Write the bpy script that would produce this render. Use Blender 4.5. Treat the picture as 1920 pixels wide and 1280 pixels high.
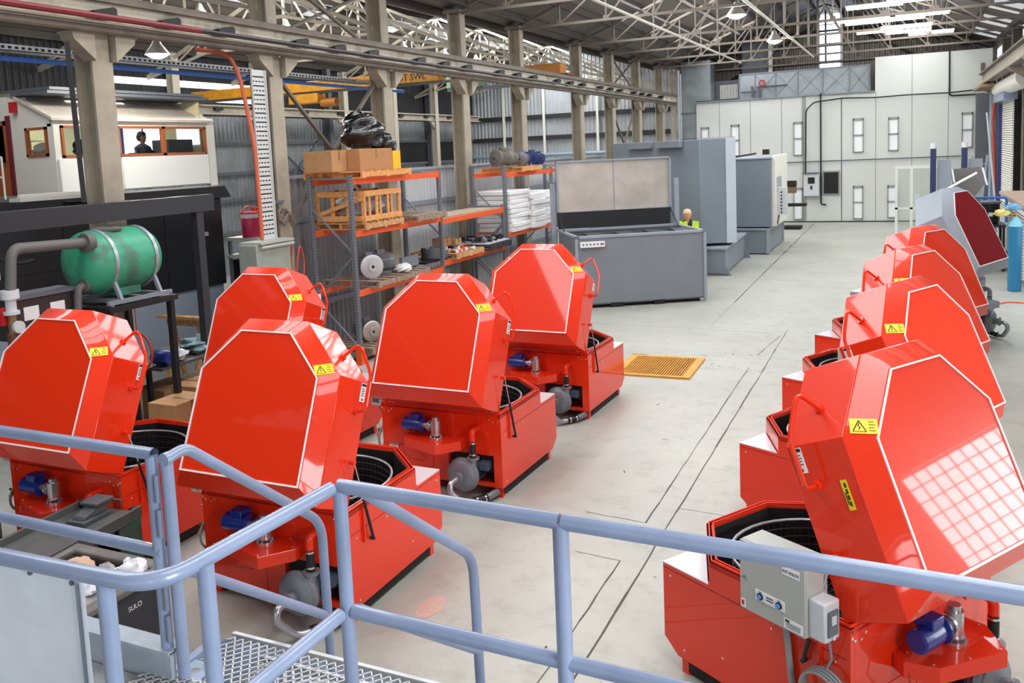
import bpy, bmesh, math, random
from math import pi, sin, cos, radians as R, sqrt, atan2
from mathutils import Vector, Matrix
V = Vector
random.seed(7)
for o in list(bpy.data.objects): bpy.data.objects.remove(o)
SC = bpy.context.scene
COL = SC.collection
# ------------------------------------------------------------------ camera
F_PX, CX, CY = 1645.94, 910.41, 464.55
PITCH, ROLL, YAW = R(6.1353), R(-2.5696), R(-25.7757)
EYE = V((0, 0, 3.7))
cam = bpy.data.cameras.new('camera'); camo = bpy.data.objects.new('camera', cam); COL.objects.link(camo)
fw = V((sin(YAW)*cos(PITCH), cos(YAW)*cos(PITCH), -sin(PITCH)))
r0 = V((cos(YAW), -sin(YAW), 0)); u0 = r0.cross(fw)
rr = cos(ROLL)*r0 + sin(ROLL)*u0; uu = -sin(ROLL)*r0 + cos(ROLL)*u0
M = Matrix((( rr.x, uu.x, -fw.x, EYE.x), (rr.y, uu.y, -fw.y, EYE.y), (rr.z, uu.z, -fw.z, EYE.z), (0, 0, 0, 1)))
camo.matrix_world = M
cam.sensor_fit = 'HORIZONTAL'; cam.sensor_width = 36; cam.lens = F_PX/1920*36
cam.shift_x = (960-CX)/1920; cam.shift_y = (CY-640)/1920
cam.clip_start = .05; cam.clip_end = 300
SC.camera = camo
# ------------------------------------------------------------------ world, lights, exposure
W = bpy.data.worlds.new('world'); SC.world = W; W.use_nodes = True
bg = W.node_tree.nodes['Background']; bg.inputs[0].default_value = (.80, .90, 1.0, 1); bg.inputs[1].default_value = .42
def area(name, loc, size, rot, power, color=(1, 1, 1)):
    l = bpy.data.lights.new(name, 'AREA'); l.shape = 'RECTANGLE'; l.size, l.size_y = size; l.energy = power; l.color = color
    o = bpy.data.objects.new(name, l); COL.objects.link(o); o.location = loc; o.rotation_euler = rot; return o
# daylight through the big open doorway behind the platform, the skylight strips and the right-hand doors
area('doorway_daylight', (-3.5, -6.3, 3.2), (12, 5.6), (R(80), 0, 0), 150, (.93, .97, 1))
for k, yy in enumerate((5, 13, 21, 29, 37)):
    area('skylight_daylight', (.4, yy, 8.33), (2.8, 7.6), (0, R(23), 0), 430, (.97, .98, 1))
    area('skylight_daylight', (-7.1, yy, 8.33), (2.8, 7.6), (0, R(-23), 0), 430, (.97, .98, 1))
for yy, pw in ((8, 420), (20, 420), (30, 520), (37.5, 800)):
    area('side_bay_daylight', (-15.4, yy, 8.55), (3, 6), (0, 0, 0), pw, (.95, .97, 1))
area('side_door_daylight', (3.95, 7.9, 1.45), (1.7, 2.4), (0, R(90), 0), 130, (.95, .98, 1))
area('side_door_daylight', (3.95, .6, 3.5), (3.0, 2.4), (0, R(90), 0), 330, (.95, .98, 1))
area('side_door_daylight', (3.95, -6.2, 3.8), (3.2, 1.9), (0, R(90), 0), 160, (.95, .98, 1))
area('side_door_daylight', (3.9, 21.0, 2.6), (3.4, 4.5), (0, R(90), 0), 70, (.95, .98, 1))
SC.view_settings.view_transform = 'Standard'; SC.view_settings.look = 'None'
SC.view_settings.gamma = 1; SC.view_settings.use_curve_mapping = False
SC.view_settings.exposure = 0.14
# ------------------------------------------------------------------ materials
MATS = {}
def s2l(c): return tuple(((v/255)/12.92 if v/255 <= .04045 else (((v/255)+.055)/1.055)**2.4) for v in c)
def mat(name, rgb, rough=.5, metal=0, coat=0, noise=0, nscale=6, emit=0, spec=.5, bump=0, bscale=40, dirt=None, alpha=1, trans=0):
    if name in MATS: return MATS[name]
    m = bpy.data.materials.new(name); m.use_nodes = True; nt = m.node_tree; b = nt.nodes['Principled BSDF']
    c = s2l(rgb)+(1,)
    b.inputs['Base Color'].default_value = c; b.inputs['Roughness'].default_value = rough; b.inputs['Metallic'].default_value = metal
    b.inputs['Coat Weight'].default_value = coat; b.inputs['Coat Roughness'].default_value = .04; b.inputs['Specular IOR Level'].default_value = spec
    if trans: b.inputs['Transmission Weight'].default_value = trans
    if emit: b.inputs['Emission Color'].default_value = c; b.inputs['Emission Strength'].default_value = emit
    tc = nt.nodes.new('ShaderNodeTexCoord')
    if noise or dirt:
        n = nt.nodes.new('ShaderNodeTexNoise'); n.inputs['Scale'].default_value = nscale; n.inputs['Detail'].default_value = 5; n.inputs['Roughness'].default_value = .6
        nt.links.new(tc.outputs['Object'], n.inputs['Vector'])
        rp = nt.nodes.new('ShaderNodeValToRGB'); nt.links.new(n.outputs['Fac'], rp.inputs[0])
        d = s2l(dirt)+(1,) if dirt else tuple(max(0, v*(1-noise)) for v in c[:3])+(1,)
        e = c if dirt else tuple(min(1, v*(1+noise)) for v in c[:3])+(1,)
        rp.color_ramp.elements[0].position = .36; rp.color_ramp.elements[1].position = .62 if not dirt else .5
        rp.color_ramp.elements[0].color = d; rp.color_ramp.elements[1].color = e
        nt.links.new(rp.outputs[0], b.inputs['Base Color'])
    if bump:
        n2 = nt.nodes.new('ShaderNodeTexNoise'); n2.inputs['Scale'].default_value = bscale; n2.inputs['Detail'].default_value = 4
        nt.links.new(tc.outputs['Object'], n2.inputs['Vector'])
        bp = nt.nodes.new('ShaderNodeBump'); bp.inputs['Strength'].default_value = bump; bp.inputs['Distance'].default_value = .02
        nt.links.new(n2.outputs['Fac'], bp.inputs['Height']); nt.links.new(bp.outputs[0], b.inputs['Normal'])
    MATS[name] = m; return m
RED = mat('red_gloss_paint', (231, 50, 14), .4, coat=.75, spec=.2, bump=.01, bscale=2.5)
DKRED = mat('dark_red_film', (134, 6, 18), .75, spec=.08, bump=.05, bscale=3)
WHITE = mat('white_stripe', (245, 245, 245), .4)
STEEL = mat('stainless_sheet', (222, 225, 230), .32, .45)
GALV = mat('galvanised', (176, 182, 188), .4, .6, noise=.15, nscale=9)
ALU = mat('dull_aluminium', (196, 190, 182), .36, .75, noise=.2, nscale=2.2)
CHROME = mat('chrome', (220, 222, 226), .12, 1)
BLACK = mat('black_rubber', (22, 22, 24), .5)
BLKP = mat('black_panel', (34, 35, 40), .4)
DARK = mat('dark_void', (18, 17, 18), .7)
CASTG = mat('cast_grey', (122, 126, 134), .4, .3, noise=.1)
BLUE = mat('blue_motor', (16, 44, 128), .35, coat=.3)
ENCL = mat('enclosure_grey', (178, 180, 174), .4)
PLAST = mat('light_plastic', (205, 208, 212), .4)
SMOKE = mat('smoked_window', (88, 96, 106), .15)
YEL = mat('yellow_label', (240, 210, 30), .45)
YELS = mat('yellow_steel', (216, 150, 36), .5, noise=.15)
LBL = mat('label_white', (238, 238, 240), .4)
INK = mat('label_ink', (25, 25, 28), .5)
PINKR = mat('label_red', (205, 30, 40), .5)
RAILB = mat('pale_blue_paint', (134, 148, 176), .3, coat=.3, noise=.10, nscale=3)
GREYM = mat('mid_grey_paint', (128, 136, 146), .42, noise=.05, nscale=2)
GREYL = mat('light_grey_paint', (152, 161, 171), .38, noise=.04, nscale=2)
GREYD = mat('dark_grey_paint', (96, 100, 108), .45)
ORANGE = mat('rack_orange', (236, 92, 36), .4)
RACKG = mat('rack_grey', (128, 132, 140), .42, .2)
WOOD = mat('pallet_wood', (196, 150, 100), .7, noise=.25, nscale=14)
WOODO = mat('crate_wood', (222, 158, 92), .65, noise=.15, nscale=14)
CARD = mat('cardboard', (184, 138, 94), .75, noise=.08, nscale=4)
CARDL = mat('cardboard_pale', (206, 164, 120), .75)
CREAM = mat('cream_steel', (160, 151, 134), .5, noise=.14, nscale=2.2)
TRUSS = mat('truss_steel', (112, 103, 92), .5)
TRUSSL = mat('truss_steel_pale', (186, 178, 162), .5)
TIEM = mat('tie_pale', (206, 200, 188), .5)
BROWN = mat('brown_steel', (108, 98, 88), .5, noise=.2, nscale=3)
TEAL = mat('green_poly', (58, 158, 122), .42, dirt=(74, 116, 98), nscale=2.4)
DUSTY = mat('dusty_pipe', (98, 96, 94), .55)
BWRAP = mat('black_wrap', (10, 10, 12), .16, coat=.5)
HIVIS = mat('hivis_yellow', (215, 245, 60), .6)
SKIN = mat('skin', (214, 150, 122), .5)
HAIR = mat('blond_hair', (222, 200, 160), .7, noise=.15, nscale=40)
TIMBER = mat('stained_timber', (176, 96, 52), .45)
PANELW = mat('painted_white', (238, 236, 226), .5, noise=.02)
GLOW = mat('lamp_glow', (255, 252, 245), .5, emit=14)
RUST = mat('rusty_pipe', (110, 68, 48), .7, noise=.3, nscale=12)
# ------------------------------------------------------------------ mesh builder
class MB:
    def __init__(s): s.v = []; s.f = []; s.m = []; s.M = Matrix(); s.mats = []; s.cur = 0
    def use(s, m):
        if m not in s.mats: s.mats.append(m)
        s.cur = s.mats.index(m); return s
    def at(s, loc=(0, 0, 0), rz=0, rx=0, ry=0): s.M = Matrix.Translation(loc) @ Matrix.Rotation(rz, 4, 'Z') @ Matrix.Rotation(ry, 4, 'Y') @ Matrix.Rotation(rx, 4, 'X'); return s
    def add(s, vs, fs):
        b = len(s.v); s.v += [s.M @ V(v) for v in vs]; s.f += [[i+b for i in f] for f in fs]; s.m += [s.cur]*len(fs); return s
    def box(s, x0, x1, y0, y1, z0, z1):
        x0, x1 = min(x0, x1), max(x0, x1); y0, y1 = min(y0, y1), max(y0, y1); z0, z1 = min(z0, z1), max(z0, z1)
        return s.add([(x0, y0, z0), (x1, y0, z0), (x1, y1, z0), (x0, y1, z0), (x0, y0, z1), (x1, y0, z1), (x1, y1, z1), (x0, y1, z1)],
                     [(0, 3, 2, 1), (4, 5, 6, 7), (0, 1, 5, 4), (1, 2, 6, 5), (2, 3, 7, 6), (3, 0, 4, 7)])
    def cbox(s, c, d): return s.box(c[0]-d[0]/2, c[0]+d[0]/2, c[1]-d[1]/2, c[1]+d[1]/2, c[2]-d[2]/2, c[2]+d[2]/2)
    def prism(s, poly, z0, z1, ax='z'):
        n = len(poly)
        def T(a, b, c): return (a, b, c) if ax == 'z' else ((c, a, b) if ax == 'x' else (a, c, b))
        vs = [T(a, b, z0) for a, b in poly]+[T(a, b, z1) for a, b in poly]
        return s.add(vs, [list(range(n))[::-1], list(range(n, 2*n))]+[(i, (i+1) % n, n+(i+1) % n, n+i) for i in range(n)])
    def ring(s, outer, inner, z0, z1):
        n = len(outer)
        vs = [(a, b, z) for z in (z0, z1) for a, b in outer]+[(a, b, z) for z in (z0, z1) for a, b in inner]
        fs = []
        for i in range(n):
            j = (i+1) % n
            fs += [(i, j, n+j, n+i), (2*n+j, 2*n+i, 3*n+i, 3*n+j), (n+i, n+j, 3*n+j, 3*n+i), (j, i, 2*n+i, 2*n+j)]
        return s.add(vs, fs)
    def frame(s, p, q):
        d = (q-p).normalized(); a = d.orthogonal().normalized() if abs(d.z) > .999 else V((0, 0, 1)).cross(d).normalized()
        return d, a, d.cross(a)
    def cyl(s, p, q, r, n=12, r2=None, cap=True):
        p, q = V(p), V(q); d, a, b = s.frame(p, q); r2 = r if r2 is None else r2
        vs = [p+(a*cos(2*pi*i/n)+b*sin(2*pi*i/n))*r for i in range(n)]+[q+(a*cos(2*pi*i/n)+b*sin(2*pi*i/n))*r2 for i in range(n)]
        fs = [(i, (i+1) % n, n+(i+1) % n, n+i) for i in range(n)]
        if cap: fs += [list(range(n))[::-1], list(range(n, 2*n))]
        return s.add(vs, fs)
    def bar(s, p, q, w, h=None):
        p, q = V(p), V(q); h = h or w; d, a, b = s.frame(p, q); a = a*w/2; b = b*h/2
        return s.add([p-a-b, p+a-b, p+a+b, p-a+b, q-a-b, q+a-b, q+a+b, q-a+b], [(0, 3, 2, 1), (4, 5, 6, 7), (0, 1, 5, 4), (1, 2, 6, 5), (2, 3, 7, 6), (3, 0, 4, 7)])
    def tube(s, pts, r, n=8, closed=False, rs=None):
        pts = [V(p) for p in pts]; k = len(pts); vs = []; a = None
        for i, p in enumerate(pts):
            if closed: d = (pts[(i+1) % k]-pts[i-1]).normalized()
            else: d = (pts[min(i+1, k-1)]-pts[max(i-1, 0)]).normalized()
            if a is None: a = d.orthogonal().normalized()
            a = (a-d*a.dot(d)).normalized(); b = d.cross(a); ri = rs[i] if rs else r
            vs += [p+(a*cos(2*pi*j/n)+b*sin(2*pi*j/n))*ri for j in range(n)]
        fs = []
        for i in range(k if closed else k-1):
            o = i*n; q = ((i+1) % k)*n
            fs += [(o+j, o+(j+1) % n, q+(j+1) % n, q+j) for j in range(n)]
        if not closed: fs += [list(range(n))[::-1], [(k-1)*n+j for j in range(n)]]
        return s.add(vs, fs)
    def torus(s, c, r, t, ax='z', n=24, m=6):
        c = V(c); e = {'z': (V((1, 0, 0)), V((0, 1, 0))), 'y': (V((1, 0, 0)), V((0, 0, 1))), 'x': (V((0, 1, 0)), V((0, 0, 1)))}[ax]
        return s.tube([c+(e[0]*cos(2*pi*i/n)+e[1]*sin(2*pi*i/n))*r for i in range(n)], t, m, True)
    def lathe(s, prof, c=(0, 0, 0), ax='z', n=20):
        c = V(c); vs = []
        for r, h in prof:
            for i in range(n):
                a = 2*pi*i/n; x, y = r*cos(a), r*sin(a)
                vs.append(c+(V((x, y, h)) if ax == 'z' else V((h, x, y)) if ax == 'x' else V((y, h, x))))
        fs = [(j*n+i, j*n+(i+1) % n, (j+1)*n+(i+1) % n, (j+1)*n+i) for j in range(len(prof)-1) for i in range(n)]
        fs += [list(range(n))[::-1], [(len(prof)-1)*n+i for i in range(n)]]
        return s.add(vs, fs)
    def build(s, name, m=None, parent=None, bevel=0, smooth=True, loc=None):
        me = bpy.data.meshes.new(name); me.from_pydata([tuple(v) for v in s.v], [], s.f)
        for mm in (s.mats if s.mats else [m]): me.materials.append(mm)
        if s.mats: me.polygons.foreach_set('material_index', s.m)
        me.update()
        bm = bmesh.new(); bm.from_mesh(me); bmesh.ops.recalc_face_normals(bm, faces=bm.faces); bm.to_mesh(me); bm.free()
        o = bpy.data.objects.new(name, me); COL.objects.link(o)
        if smooth:
            me.polygons.foreach_set('use_smooth', [True]*len(me.polygons)); me.set_sharp_from_angle(angle=R(35))
        if bevel:
            b = o.modifiers.new('bevel', 'BEVEL'); b.width = bevel; b.segments = 2; b.limit_method = 'ANGLE'; b.angle_limit = R(35); b.harden_normals = False
        if parent: o.parent = parent
        if loc: o.location = loc
        return o
def tag(o, label, cat, group=None, kind=None):
    o['label'] = label
    if cat: o['category'] = cat
    if group: o['group'] = group
    if kind: o['kind'] = kind
    return o
def thing(name, label, cat, loc=(0, 0, 0), rz=0, group=None):
    o = bpy.data.objects.new(name, None); COL.objects.link(o); o.location = loc; o.rotation_euler = (0, 0, rz); o.empty_display_size = .2
    return tag(o, label, cat, group)
def dup(root, loc=None, rz=None, label=None, skip=()):
    def cp(o, par):
        c = o.copy(); COL.objects.link(c); c.parent = par
        for ch in list(o.children):
            if ch.name.split('.')[0] not in skip: cp(ch, c)
        return c
    r = cp(root, None)
    if loc is not None: r.location = loc
    if rz is not None: r.rotation_euler = (0, 0, rz)
    if label: r['label'] = label
    return r
def struct(o, label=None): o['kind'] = 'structure'; o['label'] = label or o.name; return o
def arc(c, r, a0, a1, n, e1, e2): return [V(c)+V(e1)*cos(a0+(a1-a0)*i/n)*r+V(e2)*sin(a0+(a1-a0)*i/n)*r for i in range(n+1)]
def fillet(pts, r, n=5):
    pts = [V(p) for p in pts]; out = [pts[0]]
    for a, b, c in zip(pts, pts[1:], pts[2:]):
        u = (a-b).normalized(); w = (c-b).normalized(); t = min(r, (a-b).length*.45, (c-b).length*.45)
        p, q = b+u*t, b+w*t
        out += [(1-k/n)**2*p+2*(1-k/n)*(k/n)*b+(k/n)**2*q for k in range(n+1)]
    return out+[pts[-1]]
ORD = ['nearest', 'second', 'third', 'fourth', 'fifth', 'sixth', 'seventh', 'eighth', 'ninth', 'tenth', 'eleventh', 'twelfth', 'thirteenth']
# ------------------------------------------------------------------ floor
FLOORM = mat('concrete_floor', (172, 173, 164), .42, noise=.07, nscale=.55, bump=.12, bscale=7)
def floor_nodes():
    nt = FLOORM.node_tree; b = nt.nodes['Principled BSDF']; base = b.inputs['Base Color'].links[0].from_socket
    tc = nt.nodes['Texture Coordinate']
    n = nt.nodes.new('ShaderNodeTexNoise'); n.inputs['Scale'].default_value = 3.2; n.inputs['Detail'].default_value = 9; n.inputs['Roughness'].default_value = .72
    nt.links.new(tc.outputs['Object'], n.inputs['Vector'])
    rp = nt.nodes.new('ShaderNodeValToRGB'); rp.color_ramp.elements[0].position = .3; rp.color_ramp.elements[1].position = .5
    rp.color_ramp.elements[0].color = (.72, .71, .68, 1); rp.color_ramp.elements[1].color = (1, 1, 1, 1); nt.links.new(n.outputs['Fac'], rp.inputs[0])
    mx = nt.nodes.new('ShaderNodeMixRGB'); mx.blend_type = 'MULTIPLY'; mx.inputs[0].default_value = .75
    nt.links.new(base, mx.inputs[1]); nt.links.new(rp.outputs[0], mx.inputs[2])
    n3 = nt.nodes.new('ShaderNodeTexVoronoi'); n3.inputs['Scale'].default_value = 1.7; nt.links.new(tc.outputs['Object'], n3.inputs['Vector'])
    r3 = nt.nodes.new('ShaderNodeValToRGB'); r3.color_ramp.elements[0].position = .02; r3.color_ramp.elements[1].position = .06
    r3.color_ramp.elements[0].color = (.55, .53, .5, 1); r3.color_ramp.elements[1].color = (1, 1, 1, 1); nt.links.new(n3.outputs['Distance'], r3.inputs[0])
    m2 = nt.nodes.new('ShaderNodeMixRGB'); m2.blend_type = 'MULTIPLY'; m2.inputs[0].default_value = .5
    nt.links.new(mx.outputs[0], m2.inputs[1]); nt.links.new(r3.outputs[0], m2.inputs[2]); nt.links.new(m2.outputs[0], b.inputs['Base Color'])
floor_nodes()
b = MB().use(FLOORM).box(-21, 4.4, -8, 47, -.3, 0)
JOINT = mat('joint_dark', (84, 80, 72), .9)  # dark lines for the joints and cracks in the concrete
b.use(JOINT)
def joint(p, q, w=.012):
    d = V((q[0]-p[0], q[1]-p[1], 0)); n = V((-d.y, d.x, 0)).normalized()*w/2
    b.add([(p[0]-n.x, p[1]-n.y, .0012), (q[0]-n.x, q[1]-n.y, .0012), (q[0]+n.x, q[1]+n.y, .0012), (p[0]+n.x, p[1]+n.y, .0012)], [(0, 1, 2, 3)])
def wig(p, q, w=.012, n=14, a=.006):
    pp = [p]+[(p[0]+(q[0]-p[0])*i/n+random.uniform(-a, a), p[1]+(q[1]-p[1])*i/n+random.uniform(-a, a)) for i in range(1, n)]+[q]
    for s_, t_ in zip(pp, pp[1:]): joint(s_, t_, w*random.uniform(.6, 1.4))
wig((-2.09, 17.8), (-2.09, 4.0), .016, 40); wig((-2.33, 14.6), (-2.31, 8.14), .012, 24); wig((-2.33, 15.5), (-2.16, 17.2), .012, 6)
wig((-2.31, 7.28), (-2.31, 4.2), .012, 14); wig((-2.31, 8.14), (-2.95, 8.2), .01, 8); wig((-2.31, 7.28), (-2.75, 7.32), .008, 6)
wig((-3.67, 41.2), (-3.60, 20.6), .03, 30); wig((-3.60, 20.6), (-3.59, 17.6), .006, 10)
wig((-6.2, 17.6), (-2.4, 17.4), .012, 14); wig((-2.09, 8.6), (-1.3, 8.55), .006, 8)
wig((-4.3, 24.5), (.6, 23.6), .012, 12, .01); wig((-4.4, 22.4), (1.5, 22.3), .01, 12, .02); wig((-2.09, 15.2), (-3.3, 15.3), .009, 8, .02); wig((-3.2, 14.4), (-2.2, 14.3), .008, 6, .03)
for k in range(46):
    x, y = random.uniform(-3.2, -2.05), random.uniform(14.2, 15.6)
    if k > 16: x, y = random.uniform(-4, 1.2), random.uniform(3.6, 20)
    a = random.uniform(0, 6.28); l = random.uniform(.02, .09); joint((x, y), (x+cos(a)*l, y+sin(a)*l), random.uniform(.008, .022))
struct(b.build('floor', smooth=False), 'worn grey concrete floor of the workshop hall')
STAINM = mat('red_stain', (200, 166, 154), .5, dirt=(196, 184, 172), nscale=14)
b = MB()
vs = [(-3.53+.12*cos(t*2*pi/22)*random.uniform(.75, 1.15), 5.95+.2*sin(t*2*pi/22)*random.uniform(.75, 1.15), .0016) for t in range(22)]
b.add(vs, [list(range(22))]); tag(b.build('paint_stain', STAINM), 'faint red paint smudge on the concrete between near red machine and aisle', 'stain')
# ------------------------------------------------------------------ shell
def corr(b, p, q, z0, z1, pitch=.2, amp=.025, ztop=None):
    p, q = V((p[0], p[1], 0)), V((q[0], q[1], 0)); L = (q-p).length; d = (q-p)/L; n = V((-d.y, d.x, 0)); k = int(L/pitch*4); vs = []
    for i in range(k+1):
        t = L*i/k; off = amp*(1, 1, -1, -1)[i % 4]; w = p+d*t+n*off
        zt = ztop(w) if ztop else z1
        vs += [(w.x, w.y, z0), (w.x, w.y, zt)]
    b.add(vs, [(2*i, 2*i+2, 2*i+3, 2*i+1) for i in range(k)])
CORG = mat('corrugated_grey', (150, 154, 158), .42, .45, noise=.16, nscale=1.2)
CORS = mat('corrugated_silver', (196, 200, 204), .38, .3, noise=.06, nscale=.8)
CORD = mat('corrugated_dark', (40, 40, 44), .6, .2)
GIRT = mat('girt_dark', (48, 46, 46), .6)
b = MB().use(CORG); corr(b, (-20.5, -8), (-20.5, 41.6), 0, 5.3); b.use(CORD); corr(b, (-20.5, -8), (-20.5, 41.6), 5.3, 7.3)
b.use(mat('skylight_sheet', (232, 236, 240), .5, emit=1.6))
for z in (6.28, 5.86): b.box(-20.44, -20.4, 18.3, 24.4, z-.11, z+.09)
b.use(GREYD)
for z in (1.4, 2.5, 3.4, 4.4): b.box(-20.45, -20.35, -8, 41.5, z-.05, z+.05)
for y in (20.5, 24.5, 28.5, 32.5, 36.5): b.box(-20.4, -20.15, y-.12, y+.12, 0, 7.2)
b.bar((-20.3, 24.6, 4.8), (-20.3, 28.3, 2.2), .06); b.bar((-20.3, 28.3, 4.8), (-20.3, 24.6, 2.2), .06)
b.use(DARK).box(-20.42, -20.38, 28.8, 41, 3.4, 4.4).box(-20.42, -20.38, 28.8, 36, 1.4, 2.5)  # flat black bands painted for the dark interior beyond the wall
struct(b.build('wall_left', smooth=False), 'grey corrugated side wall of the left bay')
b = MB().use(CORS); corr(b, (-20.5, 41.6), (-9.6, 41.6), 0, 5, ztop=lambda w: 7.25+(5.25-abs(w.x+15.25))*.3)
b.use(GIRT)
for z in (1.3, 2.9, 4.35, 5.4): b.box(-20.4, -9.8, 41.35, 41.5, z-.11, z+.11)
b.use(mat('blue_grey_pipe', (150, 172, 190), .4)).cyl((-20.3, 41.2, 3.5), (-9.9, 41.2, 3.5), .09, 8)
b.use(PANELW)
for x in (-18.6, -16.4, -13.6, -11.6): b.box(x-.06, x+.06, 41.3, 41.42, 0, 7.4)
struct(b.build('wall_end', smooth=False), 'silver corrugated end wall of the left bay')
gz = lambda w: 9.85-abs(w.x+3.35)*.375
b = MB().use(mat('gable_sheet', (176, 168, 158), .5, .2)); corr(b, (-10, 46), (-3.8, 46), 5, 7, .22, .05, gz); corr(b, (-2.93, 46), (3.6, 46), 5, 7, .22, .05, gz)
b.use(GIRT)
for z in (7.3, 8.1, 8.8):
    w = (9.85-z)/.375; b.box(-3.35-w, -3.35+w, 45.85, 45.95, z-.04, z+.04)
b.bar((-8, 45.8, 6.8), (-4.2, 45.8, 9), .1); b.bar((1.2, 45.8, 6.8), (-2.6, 45.8, 9), .1)
struct(b.build('wall_gable', smooth=False), 'brown ribbed gable wall above the white panels')
b = MB().use(mat('daylit_pane', (226, 240, 255), .4, emit=3.2)).box(-3.8, -2.93, 46.0, 46.04, 5, 9.6).use(mat('strip_frame', (196, 190, 240), .5))
for z in (7.3, 7.75, 8.2, 8.65, 9.1): b.box(-3.8, -2.93, 45.93, 45.98, z-.02, z+.02)
struct(b.build('window_1', smooth=False), 'tall strip of daylight glazing in the gable')
WALLR = mat('right_wall_sheet', (170, 164, 152), .55, noise=.1, nscale=1)
b = MB().use(WALLR)
b.box(3.62, 3.72, -8, -7.2, 0, 7.4).box(3.62, 3.72, -7.2, -5.2, 0, 2.1).box(3.62, 3.72, -7.2, -5.2, 5.5, 7.4).box(3.62, 3.72, -5.2, -.6, 0, 7.4).box(3.62, 3.72, -.6, 1.8, 0, 2.0).box(3.62, 3.72, -.6, 1.8, 5.0, 7.4).box(3.62, 3.72, 1.8, 6.7, 0, 7.4).box(3.62, 3.72, 6.7, 9.1, 0, .6).box(3.62, 3.72, 6.7, 9.1, 2.3, 7.4).box(3.62, 3.72, 9.1, 18, 0, 7.4).box(3.62, 3.72, 18, 24, 4.7, 7.4).box(3.62, 3.72, 24, 26.6, 0, 7.4).box(3.62, 3.72, 26.6, 33.6, 4.7, 7.4).box(3.62, 3.72, 33.6, 46, 0, 6.9)
b.use(mat('eave_glazing', (236, 242, 246), .5, emit=1.6))
for y0 in (24.2, 28.7, 32.3, 35.8, 39.7, 43): b.box(3.58, 3.6, y0, y0+2.6, 6.92, 7.36)
b.use(GIRT)
for k in range(19): b.box(3.6, 3.62, 6.7+k*.133-.005, 6.7+k*.133+.005, .6, 2.3)
for k in range(13): b.box(3.6, 3.62, 6.7, 9.1, .6+k*.14-.005, .6+k*.14+.005)
struct(b.build('wall_right', smooth=False), 'sheeted right-hand wall with tall door openings')
b = MB().use(mat('back_wall_sheet', (120, 122, 124), .6)).box(-21, -10, -8, -7.9, 0, 8).box(-10, 3.7, -8, -7.9, 6.2, 8).box(3, 3.7, -8, -7.9, 0, 6.2)
struct(b.build('wall_back', smooth=False), 'sheeted wall behind the viewpoint with one huge door opening')
# roof
ROOF = mat('roof_sheet', (112, 106, 100), .55, .15, noise=.12, nscale=.7)
PURL = mat('purlin', (70, 62, 56), .6)
SKYL = mat('skylight_panel', (214, 220, 226), .5, emit=.5)
b = MB().use(ROOF)
def slope(x0, z0, x1, z1, y0=-8, y1=46.1):
    b.add([(x0, y0, z0), (x1, y0, z1), (x1, y1, z1), (x0, y1, z0), (x0, y0, z0+.06), (x1, y0, z1+.06), (x1, y1, z1+.06), (x0, y1, z0+.06)],
          [(0, 1, 2, 3), (4, 7, 6, 5), (0, 4, 5, 1), (1, 5, 6, 2), (2, 6, 7, 3), (3, 7, 4, 0)])
slope(-10.2, 7.28, -3.35, 9.85); slope(3.75, 7.2, -3.35, 9.85)
slope(-10.2, 7.25, -15.25, 8.85, -8, 41.7); slope(-20.7, 7.25, -15.25, 8.85, -8, 41.7)
b.use(PURL)
for k in range(7):
    t = (k+.5)/7
    for xa, za, xb, zb, ye in ((-10.2, 7.28, -3.35, 9.85, 46), (3.75, 7.2, -3.35, 9.85, 46), (-10.2, 7.25, -15.25, 8.85, 41.5), (-20.7, 7.25, -15.25, 8.85, 41.5)):
        x, z = xa+(xb-xa)*t, za+(zb-za)*t; b.box(x-.05, x+.05, -8, ye, z-.2, z-.01)
b.use(SKYL)
for y0 in range(-1, 42, 4):
    for xa, za, xb, zb in ((-10.2, 7.25, -15.25, 8.85), (-20.7, 7.25, -15.25, 8.85)):
        for ta, tb in ((.2, .42), (.62, .8)):
            if y0 > 36: continue
            p = lambda t: (xa+(xb-xa)*t, za+(zb-za)*t-.012)
            (x0, z0), (x1, z1) = p(ta), p(tb); b.add([(x0, y0, z0), (x1, y0, z1), (x1, y0+1.5, z1), (x0, y0+1.5, z0)], [(0, 1, 2, 3)])
    x0, z0, x1, z1 = 3.4, 7.32, 2.3, 7.72
    b.add([(x0, y0+.3, z0), (x1, y0+.3, z1), (x1, y0+2.6, z1), (x0, y0+2.6, z0)], [(0, 1, 2, 3)])
struct(b.build('ceiling', smooth=False), 'dark corrugated roof on steel purlins with pale skylight sheets')
# partition behind the columns
b = MB().use(CORG); corr(b, (-10.55, 12.7), (-10.55, 16.2), 0, 3.4, .16, .03); b.use(CORS); corr(b, (-10.55, 16.2), (-10.55, 40.5), 0, 3.4, .16, .02)
b.use(GREYM)
for z in (.9, 2.6): b.box(-10.52, -10.45, 12.7, 40.5, z-.05, z+.05)
b.use(GREYL).box(-10.6, -10.45, 12.7, 40.5, 3.38, 3.44)
struct(b.build('wall_partition', smooth=False), 'low corrugated partition along the column line')
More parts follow.
